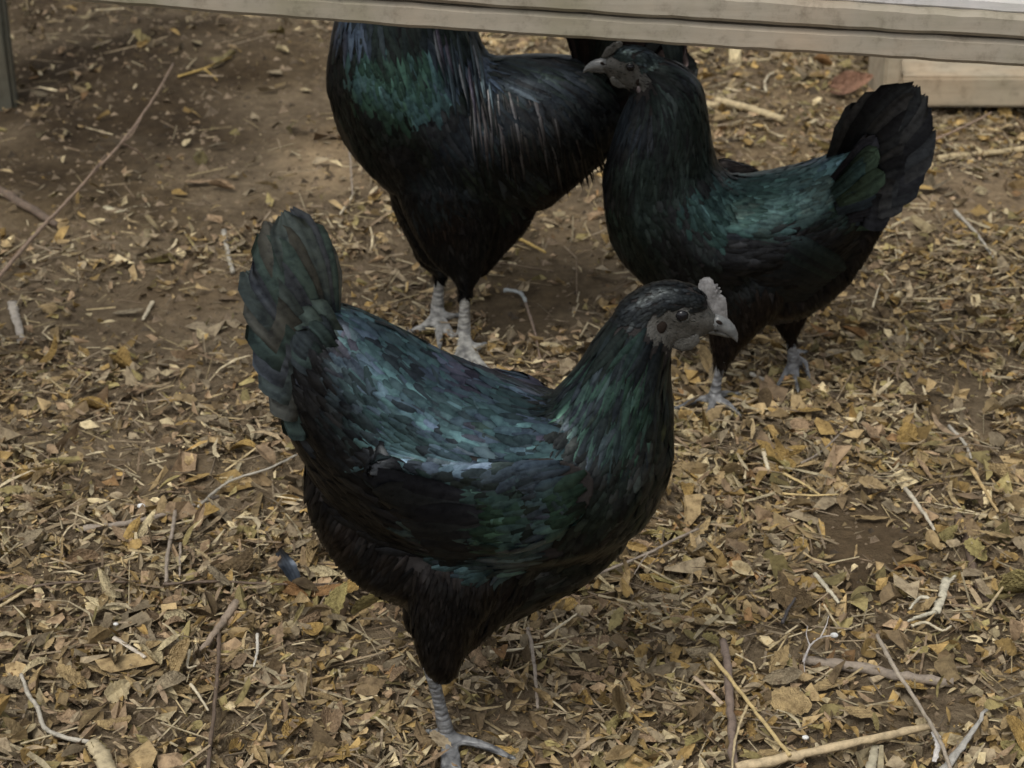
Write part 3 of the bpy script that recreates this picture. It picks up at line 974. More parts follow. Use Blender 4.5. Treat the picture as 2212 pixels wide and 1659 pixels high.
feathers(b2, hen2, pal({
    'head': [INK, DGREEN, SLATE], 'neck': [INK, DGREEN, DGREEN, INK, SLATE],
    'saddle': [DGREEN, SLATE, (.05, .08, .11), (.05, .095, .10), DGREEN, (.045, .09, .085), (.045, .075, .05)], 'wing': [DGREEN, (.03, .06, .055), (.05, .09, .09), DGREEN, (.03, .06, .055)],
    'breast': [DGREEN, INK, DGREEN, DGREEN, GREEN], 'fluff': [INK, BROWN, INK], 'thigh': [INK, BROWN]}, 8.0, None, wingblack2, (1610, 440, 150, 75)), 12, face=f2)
head_parts(f2, hen2, [(x * .75 + 5, z * .7 + 2) for x, z in COMB_HEN], M['face'], 0.75)
claws(e2, hen2)
tips = [(1880, 222), (1910, 200), (1945, 186), (1978, 184), (1998, 205), (2012, 240), (2018, 280), (2014, 320), (2000, 355), (1985, 390), (1955, 420), (1925, 460)]
for k, (tu, tv) in enumerate(tips):
    for sg in ((-1, 1) if k % 2 == 0 else (-1,)):
        lt = sg * (0.006 + 0.0022 * k)
        q = k / (len(tips) - 1)
        ru, rv = 1795 + 40 * q, 385 + 60 * q
        quill('tail_feather', hen2, [PL(ru, rv, HY + lt * .5), PL(ru * .5 + tu * .5 - 6, rv * .5 + tv * .5 + 4, HY + lt * 1.15), PL(tu, tv, HY + lt * 1.1)], 0.036, 'broad', -0.22 * sg, [(.03, .033, .036), (.045, .046, .047), (.02, .021, .024)][k % 3], M['quill'], 0.05, 0.05, k)
for k in range(14):
    q = k / 13
    u0, v0 = 1800 + 25 * q + random.uniform(-12, 12), 380 + 110 * q
    du, dv = 85 + 10 * q, -85 + 60 * q
    lt = -0.026 - 0.014 * math.sin(q * 3)
    quill('tail_covert', hen2, [PL(u0, v0, HY + lt), PL(u0 + du * .55, v0 + dv * .5, HY + lt * .95), PL(u0 + du, v0 + dv, HY + lt * .75)], 0.02, 'broad', 0.12, random.choice([(.03, .055, .05), (.022, .03, .035), (.036, .055, .036), (.022, .022, .026)]), M['quill'], 0.05, 0.03, k)
for k in range(9):
    q = k / 8
    u0, v0 = 1590 + 60 * q, 610 - 120 * q
    u1, v1 = 1745 + 75 * q, 640 - 65 * q
    surf_quill('wing_feather', b2, hen2, [(u0, v0), ((u0 + u1) / 2, (v0 + v1) / 2), (u1, v1)], 0.020, 'primary', (.02, .03, .031) if k in (6, 8) else (.016, .02, .024), k, lift=0.0025 + 0.0004 * k)

# ---- rooster behind the rail, facing left
CY = 1.97
roo = empty('rooster', (float(G(980, 740)[0]), CY, 0))
tag(roo, 'large black rooster with pale legs, its head hidden behind the wooden rail', 'rooster', 'black chickens on the leaf litter')
b3 = Bird(CY, R(25))
b3.chain([(1310, 215, 62), (1255, 225, 105), (1165, 255, 150), (1060, 290, 185), (980, 290, 195), (930, 250, 190)], 'saddle', flow=(0.5, 0, -0.85))
b3.chain([(1000, 300, 195), (925, 250, 190), (880, 170, 178), (865, 80, 150)], 'breast', flow=(0.35, 0, -0.95))
b3.chain([(880, 130, 165, .75), (870, 50, 138, .78), (862, -20, 105, .8), (852, -80, 78, .82), (838, -125, 58, .85)], 'neck', flow=(0.25, 0, -1))
b3.chain([(1120, 330, 140), (1200, 310, 100), (1260, 290, 72)], 'fluff', flow=(0.4, 0, -0.9))
for lt, tu, tv in ((-0.032, 1005, 615), (0.032, 952, 585)):
    b3.chain([(975, 400, 120, .6), (975 + (tu - 978) * .3, 470, 95, .65), (975 + (tu - 978) * .6, 530, 66, .75), (tu, tv - 35, 34, .9), (tu, tv - 8, 20, 1)], 'thigh', lat=lt, flow=(0.1, 0, -1), squash=False)
b3.chain([(1080, 400, 92, .6), (1060, 450, 88, .6), (1040, 505, 64, .6), (1022, 560, 40, .7)], 'fluff', lat=-0.01, flow=(0.1, 0, -1), squash=False)
b3.chain([(930, 400, 95, .6), (945, 470, 80, .6), (955, 530, 55, .7)], 'thigh', lat=-0.005, flow=(0.1, 0, -1), squash=False)
f3 = head_frame((800, -155), CY, -1, 0.2, 1.08)
add_head(b3, f3)
e3 = leg(b3, (1005, 605), (1003, 768), [[(985, 790), (960, 812)], [(1010, 800), (1015, 840)], [(1035, 790), (1060, 812)], [(1020, 760), (1040, 752)]], -0.03, 14.5, 'shank')
e3 += leg(b3, (952, 575), (944, 700), [[(920, 712), (893, 720)], [(948, 725), (950, 752)], [(965, 715), (980, 735)], [(962, 692), (982, 688)]], 0.034, 14.5, 'shank')
b3.grow('body', roo, [M['down'], M['shank_pale'], M['face']], {'shank': 1, 'face': 2})
feathers(b3, roo, pal({
    'head': [INK, DGREEN, INK], 'neck': [INK, DGREEN, SLATE, BLUE, PURP],
    'saddle': [INK, DGREEN, SLATE, INK, GREY, DGREEN], 'wing': [DGREEN, GREEN, TEAL, DGREEN, BLUE, GREEN],
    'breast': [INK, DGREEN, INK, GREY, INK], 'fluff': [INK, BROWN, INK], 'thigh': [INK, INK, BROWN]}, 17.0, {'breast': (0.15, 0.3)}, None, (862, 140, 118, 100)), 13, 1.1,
    {'neck': (3.4, 46, 9, 1.6, 'long'), 'saddle': (3.0, 56, 8, 1.6, 'long')}, face=f3)
head_parts(f3, roo, COMB_ROO, M['face'], 1.3)
claws(e3, roo)
# hackles and saddle hackles: long, narrow, glossy; pale ones paint in highlights
for k in range(64):
    q = k / 63
    u0 = 990 + 285 * q + random.uniform(-14, 14); v0 = 110 + 95 * q + random.uniform(-15, 75)
    ln = random.uniform(130, 250); bend = random.uniform(10, 45)
    surf_quill('saddle_feather', b3, roo, [(u0, v0), (u0 + bend * .6, v0 + ln * .5), (u0 + bend, v0 + ln)], random.uniform(.0024, .0044), 'sliver', random.choice([(.12, .11, .11), (.15, .147, .15), (.03, .03, .03), (.08, .077, .074), (.03, .034, .034), (.025, .025, .025), (.05, .05, .05)]), k, mirror=False, flat=0.4, lift=0.0045)
for k in range(20):
    u0 = 935 + 5.5 * k + random.uniform(-8, 8); v0 = 30 + random.uniform(-20, 40) + k * 3
    ln = random.uniform(110, 180)
    surf_quill('hackle_feather', b3, roo, [(u0, v0), (u0 + 8, v0 + ln * .5), (u0 + 20, v0 + ln)], 0.0042, 'sliver', random.choice([(.06, .085, .10), (.13, .14, .155), (.04, .055, .065), (.08, .075, .10)]), k, mirror=False, flat=0.4, lift=0.0055)
# tail: main feathers and drooping sickles
for k in range(12):
    q = k / 11
    for sg in (-1, 1):
        lt = sg * (0.006 + 0.003 * k)
        ru, rv = 1270 + 45 * q, 175 + 55 * q
        tu, tv = 1215 + 290 * q, -190 + 330 * q ** 1.6
        quill('tail_feather', roo, [PL(ru, rv, CY + lt * .4), PL(ru * .5 + tu * .5, rv * .5 + tv * .5 - 10, CY + lt * 1.2), PL(tu, tv, CY + lt)], 0.045, 'broad', -0.4 * sg, [(.025, .018, .018), (.035, .026, .026), (.018, .02, .02)][k % 3], M['quill'], 0.12, 0.04, k)
for k in range(5):
    for sg in (-1, 1):
        lt = sg * (0.012 + 0.006 * k)
        quill('sickle_feather', roo, [PL(1285, 180 + 8 * k, CY + lt * .4), PL(1300 + 8 * k, -30 + 20 * k, CY + lt), PL(1380 + 10 * k, -150 + 45 * k, CY + lt * 1.3), PL(1480 - 6 * k, -90 + 60 * k, CY + lt * 1.5), PL(1500 - 25 * k, 60 + 45 * k, CY + lt * 1.6)], 0.024, 'long', -0.3 * sg, (.03, .04, .04), M['quill'], 0.2, 0.0, k, 16)

# ------------------------------------------------------------------ dry leaves, straw and litter
def leaf_template(seed, kind):
    """a dry leaf about 1 long (x), centred; returns verts, faces. kinds: toothed, narrow, curled, folded, torn"""
    r = random.Random(seed)
    n = 13 if kind in ('toothed', 'torn') else 9
    asp = {'toothed': 0.27, 'narrow': 0.14, 'curled': 0.24, 'folded': 0.24, 'torn': 0.30}[kind] * r.uniform(0.85, 1.2)
    fold = {'toothed': 0.25, 'narrow': 0.4, 'curled': 0.5, 'folded': 1.5, 'torn': 0.3}[kind] * r.uniform(0.5, 1.3)
    bend = {'toothed': 0.25, 'narrow': 0.3, 'curled': 1.0, 'folded': 0.4, 'torn': 0.35}[kind] * r.choice((-1, 1)) * r.uniform(0.4, 1.2)
    side = r.uniform(-0.10, 0.10)
    tw = r.uniform(-0.5, 0.5)
    V, F = [], []
    cut = r.uniform(0.62, 0.85) if kind == 'torn' else 1.0
    for i in range(n):
        s = i / (n - 1) * cut
        w = asp * (math.sin(math.pi * min(1, s * 0.98 + 0.02) ** 0.82) ** 0.85)
        if kind in ('toothed', 'torn'):
            w *= 1.0 + (0.13 if i % 2 else -0.10)
        if kind == 'torn' and i == n - 1: w *= 0.8
        a = bend * (s - 0.5)
        x = math.sin(a) / max(abs(bend), 1e-3) * (1 if bend > 0 else -1) if abs(bend) > 0.05 else s - 0.5
        z = (math.cos(a) - 1) / max(abs(bend), 1e-3) * (1 if bend > 0 else -1) if abs(bend) > 0.05 else 0
        y0 = side * math.sin(math.pi * s)
        for c in (-1, -0.5, 0, 0.5, 1):
            wl = w * (1 + r.uniform(-0.10, 0.10) * (abs(c) == 1))
            yy = c * wl
            zz = z + fold * abs(c) * wl * 0.8 + r.uniform(-.012, .012)
            ct, st = math.cos(tw * (s - .5)), math.sin(tw * (s - .5))
            V.append((x + (r.uniform(-.02, .02) if kind == 'torn' and i == n - 1 else 0), y0 + yy * ct - zz * st, zz * ct + yy * st))
    for i in range(n - 1):
        for k in range(4):
            a = i * 5 + k
            F.append((a, a + 1, a + 6, a + 5))
    V = np.array(V)
    if kind in ('toothed', 'narrow', 'curled'):      # leaf stalk
        b0 = V[2].copy(); k0 = len(V)
        st = np.array([b0, b0 + [0, .012, 0], b0 + [-.16, .02 + side, .02], b0 + [-.16, .008 + side, .02]])
        V = np.vstack([V, st]); F.append((k0, k0 + 1, k0 + 2, k0 + 3))
    V[:, 2] -= V[:, 2].min()
    return V, F

KINDS = ['toothed', 'toothed', 'narrow', 'curled', 'folded', 'torn', 'toothed', 'narrow', 'curled', 'folded', 'torn', 'toothed', 'curled', 'torn', 'toothed', 'folded', 'narrow', 'folded', 'curled', 'narrow']
TPL = [leaf_template(100 + i, k) for i, k in enumerate(KINDS)]

COLS = {'tan': (.335, .25, .130), 'ochre': (.345, .236, .085), 'cream': (.53, .45, .28), 'greyish': (.275, .228, .155), 'pinkish-brown': (.31, .222, .140), 'dark brown': (.12, .086, .047), 'russet': (.25, .145, .064), 'olive': (.265, .225, .095)}
CNAMES = list(COLS)
def pick_color(u, v, r):
    if u > 1300: w = [.28, .15, .11, .16, .10, .11, .02, .09]
    elif v > 1100: w = [.24, .09, .09, .23, .17, .11, .01, .09]
    else: w = [.22, .08, .09, .24, .19, .11, .01, .08]
    return CNAMES[r.choice(len(w), p=np.array(w) / sum(w))]

BARE = [(390, 660, 190, 70, .93), (1170, 640, 170, 130, .95), (1840, 1170, 140, 130, .97), (280, 260, 420, 210, .85), (2080, 420, 190, 80, .95), (260, 1045, 240, 55, .6), (620, 150, 200, 120, .9), (2080, 1010, 90, 60, .6), (700, 360, 90, 60, .9), (640, 620, 220, 90, .35), (1740, 930, 200, 45, .3), (1500, 700, 120, 90, .3)]
def density(u, v, x, y):
    d = np.interp(v, [-400, 100, 450, 620, 900, 1080, 1250, 2200], [.30, .30, .34, .45, .62, .85, 1.0, 1.0])
    d = d * np.where(u < 650, np.interp(v, [0, 450, 650, 1000, 1200], [.35, .45, .8, .85, 1.0]), 1.0)
    d = d * np.where(u > 1450, np.interp(v, [0, 600, 800, 1300], [1.25, 1.3, 1.45, 1.0]), 1.0)
    for (cu, cv, ru, rv, s) in BARE:
        q = np.sqrt(((u - cu) / ru) ** 2 + ((v - cv) / rv) ** 2) + vnoise(x * 12 + cu, y * 12) * 0.7
        d = d * (1 - s * np.clip(1.5 - q, 0, 1))
    d = d * np.clip(0.9 + 1.4 * vnoise(x * 9 + 5, y * 9 + 2), 0.25, 1.6)
    return np.clip(d, 0, 1)

def sample_ground(n, seed, pw=1.0, box=(-0.85, 0.85, 1.08, 3.4)):
    r = np.random.default_rng(seed)
    x = r.uniform(box[0], box[1], n); y = r.uniform(box[2], box[3], n)
    q = np.stack([x, y, np.zeros(n)], 1) - ORG
    zc = q @ FWD
    u = PW / 2 + FPX * q[:, 0] / zc; v = PH / 2 - FPX * (q @ UPV) / zc
    keep = (r.random(n) < density(u, v, x, y) ** pw) & (u > -250) & (u < 2460)
    return x[keep], y[keep], u[keep], v[keep]

def rot_for(r, tilt):
    yaw = r.uniform(0, 2 * math.pi)
    a = r.normal(0, tilt); b_ = r.normal(0, tilt)
    flip = math.pi if r.random() < 0.45 else 0.0
    return Matrix.Rotation(a, 3, 'X') @ Matrix.Rotation(b_, 3, 'Y') @ Matrix.Rotation(yaw, 3, 'Z') @ Matrix.Rotation(flip, 3, 'X')

def rots(r, n, tilt):
    yaw = r.uniform(0, 2 * math.pi, n); a = r.normal(0, tilt, n); b_ = r.normal(0, tilt, n)
    a = a + np.where(r.random(n) < 0.45, math.pi, 0)
    Z = np.zeros((n, 3, 3)); X = np.zeros((n, 3, 3)); Yr = np.zeros((n, 3, 3))
    Z[:, 0, 0] = Z[:, 1, 1] = np.cos(yaw); Z[:, 0, 1] = -np.sin(yaw); Z[:, 1, 0] = np.sin(yaw); Z[:, 2, 2] = 1
    X[:, 1, 1] = X[:, 2, 2] = np.cos(a); X[:, 1, 2] = -np.sin(a); X[:, 2, 1] = np.sin(a); X[:, 0, 0] = 1
    Yr[:, 0, 0] = Yr[:, 2, 2] = np.cos(b_); Yr[:, 0, 2] = np.sin(b_); Yr[:, 2, 0] = -np.sin(b_); Yr[:, 1, 1] = 1
    return Z @ X @ Yr

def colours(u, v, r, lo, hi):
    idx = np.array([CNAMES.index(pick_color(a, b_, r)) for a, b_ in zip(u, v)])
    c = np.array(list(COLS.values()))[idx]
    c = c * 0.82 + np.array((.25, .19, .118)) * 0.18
    shade = 1 - 0.38 * np.clip((760 - u) / 150, 0, 1) * np.clip((470 - v) / 120, 0, 1)  # upper-left shade multiplied into the litter colours
    return c * shade[:, None] * r.uniform(lo, hi, len(u))[:, None]

def tri(faces):
    return np.array([(f[0], f[i], f[i + 1]) for f in faces for i in range(1, len(f) - 1)])

def build_litter():
    r = np.random.default_rng(21)
    V, F, K = [], [], []
    base = 0
    def add(P, tf, c):
        nonlocal base
        n, k = P.shape[:2]
        V.append(P.reshape(-1, 3)); K.append(np.repeat(c, k, axis=0))
        F.append((tf[None] + (base + np.arange(n) * k)[:, None, None]).reshape(-1, 3))
        base += n * k
    # whole and torn leaves
    x, y, u, v = sample_ground(14000, 31, 1.1)
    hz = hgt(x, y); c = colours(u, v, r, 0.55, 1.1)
    ti = r.integers(len(TPL), size=len(x))
    for t in range(len(TPL)):
        s = np.where(ti == t)[0]; n = len(s)
        tv, tf = TPL[t]
        L = r.uniform(0.009, 0.029, n) * np.where(v[s] < 700, 0.75, 1.0)
        m = rots(r, n, np.where(v[s] < 900, 0.26, 0.52))
        tvn = tv[None] * np.stack([np.ones(n), r.uniform(0.35, 0.95, n), r.uniform(0.7, 1.5, n)], 1)[:, None]
        P = np.einsum('nij,nkj->nki', m, tvn) * L[:, None, None]
        P[:, :, 2] -= P[:, :, 2].min(1)[:, None] * 0.6
        off = np.stack([x[s], y[s], hz[s] + r.uniform(-0.003, 0.013, n) * np.where(v[s] > 900, 1, 0.25)], 1)
        add(P + off[:, None], tri(tf), c[s])
    # broken flakes
    x, y, u, v = sample_ground(120000, 32, 0.8)
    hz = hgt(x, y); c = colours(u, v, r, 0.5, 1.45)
    kk = r.integers(4, 7, len(x))
    for k in (4, 5, 6):
        s = np.where(kk == k)[0]; n = len(s)
        L = r.gamma(1.7, 0.0030, n) + 0.0012
        el = r.uniform(0.15, 0.8, n)
        an = np.sort(r.uniform(0, 2 * math.pi, (n, k)), axis=1)
        P = np.stack([np.cos(an), np.sin(an) * el[:, None], r.normal(0, 0.2, (n, k))], 2)
        P = np.concatenate([P, np.stack([r.normal(0, .2, n), r.normal(0, .1, n), r.uniform(-.45, .45, n)], 1)[:, None]], 1) * L[:, None, None]
        P = np.einsum('nij,nkj->nki', rots(r, n, 0.38), P)
        P += np.stack([x[s], y[s], hz[s] + r.uniform(0.0, 0.010, n)], 1)[:, None]
        add(P, np.array([(i, (i + 1) % k, k) for i in range(k)]), c[s])
    # straw chips
    x, y, u, v = sample_ground(24000, 33, 0.7)
    n = len(x); hz = hgt(x, y)
    L = r.gamma(2.5, 0.0038, n) + 0.003; w = r.uniform(0.0003, 0.0010, n)
    tplP = np.array([[-1, -1, 0], [-1, 1, 0], [-1, 0, 1.6], [1, -1, 0], [1, 1, 0], [1, 0, 1.6]], float)
    P = tplP[None] * np.stack([L, w, w], 1)[:, None]
    P = np.einsum('nij,nkj->nki', rots(r, n, 0.17), P) + np.stack([x, y, hz + r.uniform(0.001, 0.012, n)], 1)[:, None]
    pc = np.array([(.42, .34, .20), (.50, .43, .29), (.30, .24, .16), (.2, .15, .10), (.26, .21, .15)])[r.integers(5, size=n)] * r.uniform(0.6, 1.1, n)[:, None]
    add(P, tri([(0, 1, 4, 3), (1, 2, 5, 4), (2, 0, 3, 5), (0, 2, 1), (3, 4, 5)]), pc)
    # flat shreds of reed and straw
    x, y, u, v = sample_ground(5200, 35, 1.0)
    n = len(x); hz = hgt(x, y)
    L = r.gamma(3.0, 0.0034, n) + 0.003; w = r.uniform(0.0010, 0.0026, n)
    tp = np.array([[-1, -.7, 0], [-1, .6, .3], [-.3, -1, .35], [-.3, 1, 0], [.4, -.9, 0], [.4, 1, .4], [1, -.2, .3], [1, .5, 0]], float)
    P = tp[None] * np.stack([L, w, w], 1)[:, None]
    P[:, :, 1] += (P[:, :, 0] ** 2) * r.normal(0, 18, n)[:, None]
    P = np.einsum('nij,nkj->nki', rots(r, n, 0.25), P) + np.stack([x, y, hz + r.uniform(0.003, 0.014, n)], 1)[:, None]
    pc = np.array([(.42, .33, .19), (.50, .43, .29), (.32, .25, .16), (.38, .33, .22), (.24, .18, .12)])[r.integers(5, size=n)] * r.uniform(0.7, 1.1, n)[:, None]
    add(P, tri([(0, 2, 3, 1), (2, 4, 5, 3), (4, 6, 7, 5)]), pc)
    # crumbs of soil
    n = 14000
    x = r.uniform(-0.8, 0.8, n); y = r.uniform(1.1, 3.3, n); hz = hgt(x, y)
    L = r.gamma(1.6, 0.0014, n) + 0.0006
    P = np.array([[1, 0, 0], [-.5, .8, 0], [-.6, -.7, 0], [0, 0, .9]])[None] * L[:, None, None] * r.uniform(.6, 1.3, (n, 4, 3))
    P += np.stack([x, y, hz - 0.0002], 1)[:, None]
    add(P, np.array([(0, 1, 3), (1, 2, 3), (2, 0, 3)]), np.array((.16, .125, .088)) * r.uniform(0.4, 1.8, n)[:, None])
    V, F, K = np.vstack(V), np.vstack(F), np.vstack(K)
    o = mesh_obj('leaf_litter', V, F, M['litter'], None, False, K)
    tag(o, 'fine brown leaf litter and straw chips covering the soil', 'leaf litter', kind='stuff')
build_litter()

# ---- single leaves: the ones that show largest
LEAF_MESH = []
for i, (tv, tf) in enumerate(TPL):
    me = bpy.data.meshes.new('dry_leaf'); me.from_pydata([tuple(p) for p in tv], [], tf)
    me.polygons.foreach_set('use_smooth', np.ones(len(me.polygons), bool)); me.materials.append(M['leaf'])
    LEAF_MESH.append(me)
ADJ = {'toothed': 'toothed', 'narrow': 'narrow', 'curled': 'curled', 'folded': 'folded', 'torn': 'torn'}
HIDE = [(990, 1000, 380, 330), (640, 640, 105, 190), (1350, 830, 110, 190), (1470, 680, 100, 75), (960, 1380, 70, 100), (1000, 300, 290, 260), (1560, 480, 270, 240), (1900, 300, 120, 120), (1400, 200, 120, 130), (960, 680, 60, 90)]
LM = [(968, 1600, "front hen's standing foot"), (600, 460, "tip of the front hen's tail"), (660, 1080, "front hen's rump"), (1420, 1060, "front hen's breast"), (1560, 740, "front hen's beak"), (1545, 860, "right hen's near foot"), (1715, 800, "right hen's far foot"), (1980, 300, "right hen's tail"), (985, 740, "rooster's feet"), (1830, 170, 'large reddish-brown curled leaf'), (2080, 220, 'timber beam'), (290, 450, 'cream shrivelled leaf'), (200, 330, 'long leaning twig'), (40, 700, 'grey bark strip'), (620, 1220, 'fallen dark feather'), (1830, 1620, 'thick straw stalk'), (2030, 1290, 'frayed straw bundle'), (1900, 1450, 'half buried grey stick'), (1578, 1520, 'upright dark stem'), (1145, 1400, 'pale straw cross'), (470, 1350, 'stubby grey-brown stick'), (100, 1560, 'pale withered stem'), (560, 1260, 'long thin dark twig')]
def relation(u, v):
    best = min(LM, key=lambda l: math.hypot(u - l[0], v - l[1]))
    du, dv = u - best[0], v - best[1]
    if abs(du) > abs(dv) * 1.5: w = 'left of' if du < 0 else 'right of'
    elif abs(dv) > abs(du) * 1.5: w = 'above' if dv < 0 else 'below'
    else: w = ('above left of' if du < 0 else 'above right of') if dv < 0 else ('below left of' if du < 0 else 'below right of')
    return w + ' the ' + best[2]
ORD = ['leftmost', 'second from left', 'third from left', 'fourth from left', 'fifth from left', 'sixth from left', 'seventh from left', 'eighth from left', 'ninth from left', 'tenth from left']
items = []      # (u, v, kind, colour, obj)
def put_leaf(u, v, length, ti, colour, rot=None, lift=0.0, mul=1.0):
    p = GH(u, v)
    o = bpy.data.objects.new('dry_leaf', LEAF_MESH[ti])
    m = rot if rot is not None else rot_for(_lr, 0.36)
    tv = TPL[ti][0] * length
    z0 = (tv @ np.array(m).T)[:, 2].min()
    o.matrix_world = Matrix.Translation(Vector((p[0], p[1], p[2] - z0 * 0.8 + 0.004 + lift))) @ m.to_4x4() @ Matrix.Diagonal((length, length * _lr.uniform(.55, .95), length * _lr.uniform(.8, 1.4), 1))
    c = np.array(COLS[colour]) * mul
    o.color = (*c, 1)
    C.objects.link(o)
    items.append([u, v, KINDS[ti], colour, o])
    return o
_lr = np.random.default_rng(77)
def rz(yaw, tx=0.0, ty=0.0):
    return Matrix.Rotation(tx, 3, 'X') @ Matrix.Rotation(ty, 3, 'Y') @ Matrix.Rotation(yaw, 3, 'Z')
# leaves read off the photograph: u, v, length (m), template, colour, yaw
NOTED = [(1800, 1490, .040, 0, 'tan', .35), (1655, 862, .046, 6, 'ochre', .6), (1735, 908, .044, 11, 'ochre', -.1), (1980, 975, .030, 3, 'tan', 2.2), (2020, 970, .036, 0, 'tan', -1.0), (1925, 895, .026, 8, 'cream', -1.2), (1880, 1128, .036, 14, 'tan', -.1),
         (1730, 1195, .044, 1, 'ochre', 1.45), (1965, 1250, .030, 12, 'russet', -.2), (2180, 910, .030, 2, 'ochre', .9), (1455, 1310, .040, 5, 'greyish', -.3), (1310, 1285, .034, 6, 'cream', -.5), (1975, 1500, .034, 10, 'ochre', .3), (1430, 1410, .026, 13, 'pinkish-brown', 1.0),
         (1240, 1470, .032, 0, 'pinkish-brown', -.2), (1230, 1620, .046, 14, 'tan', .1), (205, 893, .034, 9, 'ochre', -.1), (312, 848, .030, 1, 'pinkish-brown', 1.0), (268, 800, .034, 4, 'ochre', -.8), (280, 680, .036, 14, 'greyish', .4), (515, 1218, .042, 2, 'cream', .25), (530, 985, .032, 12, 'ochre', -.1), (580, 975, .030, 0, 'pinkish-brown', .5),
         (1695, 145, .030, 4, 'ochre', 1.5), (610, 118, .034, 9, 'cream', -.9), (600, 165, .03, 5, 'greyish', .2), (680, 1400, .040, 3, 'ochre', -1.2), (655, 1340, .034, 8, 'tan', -.9), (730, 1340, .036, 0, 'olive', 1.1), (770, 1290, .034, 6, 'ochre', .6), (700, 1300, .036, 14, 'russet', .2), (640, 1300, .030, 9, 'russet', -.4), (800, 1360, .042, 1, 'olive', -.8),
         (420, 1500, .045, 14, 'tan', .2), (330, 1180, .034, 0, 'pinkish-brown', .6), (100, 1180, .04, 6, 'tan', .1), (250, 1200, .033, 1, 'tan', -.6), (640, 1590, .034, 9, 'ochre', 1.2), (2140, 500, .036, 2, 'ochre', -1.2), (430, 400, .036, 14, 'pinkish-brown', .1), (390, 425, .026, 5, 'ochre', .9), (480, 415, .034, 9, 'pinkish-brown', -.1), (405, 315, .022, 13, 'cream', 1.3), (140, 352, .018, 8, 'cream', 1.5), (65, 1480, .034, 0, 'greyish', .2), (1680, 1660, .036, 1, 'tan', .2), (1560, 1180, .03, 13, 'tan', .7), (2130, 1180, .036, 10, 'tan', .3), (1480, 960, .028, 9, 'cream', -.6), (1460, 1040, .030, 12, 'cream', -.9), (1600, 1000, .03, 5, 'olive', -.5), (1730, 870, .034, 3, 'tan', 1.2)]
for (u, v, L, ti, c, yaw) in NOTED:
    toss = 600 < u < 820 and 1280 < v < 1420
    put_leaf(u, v, L, ti, c, rz(yaw, _lr.normal(0, .15) - .1, _lr.normal(0, .15)) if not toss else rz(yaw, .5 * _lr.normal(), .4 * _lr.normal()), 0.006 if toss else 0.0)
COLS['reddish-brown'] = (.25, .145, .10)
big = put_leaf(1832, 208, .080, 3, 'reddish-brown', rz(.5, .75, .3), 0.004)
big2 = put_leaf(1900, 200, .05, 9, 'russet', rz(1.3, .6, .1), 0.004)
items = items[:-2]
tag(big, 'large reddish-brown curled leaf under the rail left of the timber beam', 'leaf', 'dry leaves lying on the ground')
tag(big2, 'russet folded leaf against the end of the timber beam', 'leaf', 'dry leaves lying on the ground')
xs_, ys_, us_, vs_ = sample_ground(9000, 55, 1.6)
n_extra = 298 - len(NOTED)
for k in range(len(xs_)):
    if n_extra <= 0: break
    u, v = us_[k], vs_[k]
    if not (10 < u < 2200 and 60 < v < 1650): continue
    if v < 950 and _lr.random() < 0.45: continue
    if any(((u - a) / c) ** 2 + ((v - b_) / d) ** 2 < 1 for a, b_, c, d in HIDE): continue
    put_leaf(u, v, _lr.uniform(.022, .040) * (0.8 if v < 700 else 1), int(_lr.integers(len(TPL))), pick_color(u, v, _lr), None, 0.002, _lr.uniform(.8, 1.1))
    n_extra -= 1
groups = {}
for it in items:
    groups.setdefault((it[3], it[2], relation(it[0], it[1])), []).append(it)
for (c, k, rel), L in groups.items():
    L.sort(key=lambda t: t[0])
    for i, it in enumerate(L):
        lab = f'{c} {ADJ[k]} leaf {rel}' + (f', {ORD[i]}' if len(L) > 1 else '')
        tag(it[4], lab, 'leaf', 'dry leaves lying on the ground')

# ---- sticks, straw and stems
def stick_mesh(pts3, r0, r1, sides=6, wob=0.12, seed=0, flat=1.0, hollow=False):
    S = catmull(pts3, 8)
    rr = random.Random(seed * 17 + int(abs(S[0][0]) * 9999))
    kink = np.array([[rr.gauss(0, 1), rr.gauss(0, 1), rr.gauss(0, .4)] for _ in range(len(S))]) * r0 * 0.13
    kink[0] = kink[-1] = 0
    S = S + kink
    T = np.gradient(S, axis=0); T /= np.linalg.norm(T, axis=1)[:, None] + 1e-9
    V, F = [], []
    n = len(S)
    for i in range(n):
        t = i / (n - 1)
        r = (r0 * (1 - t) + r1 * t) * (1 + rr.uniform(-wob, wob))
        s = np.cross(T[i], [0, 0, 1.0]); s /= np.linalg.norm(s) + 1e-9
        up = np.cross(s, T[i])
        for q in range(sides):
            a = 2 * math.pi * q / sides
            V.append(S[i] + s * r * math.cos(a) + up * r * flat * math.sin(a))
    for i in range(n - 1):
        for q in range(sides):
            F.append((i * sides + q, i * sides + (q + 1) % sides, (i + 1) * sides + (q + 1) % sides, (i + 1) * sides + q))
    F.append(tuple(range(sides - 1, -1, -1))); F.append(tuple(range((n - 1) * sides, n * sides)))
    return V, F

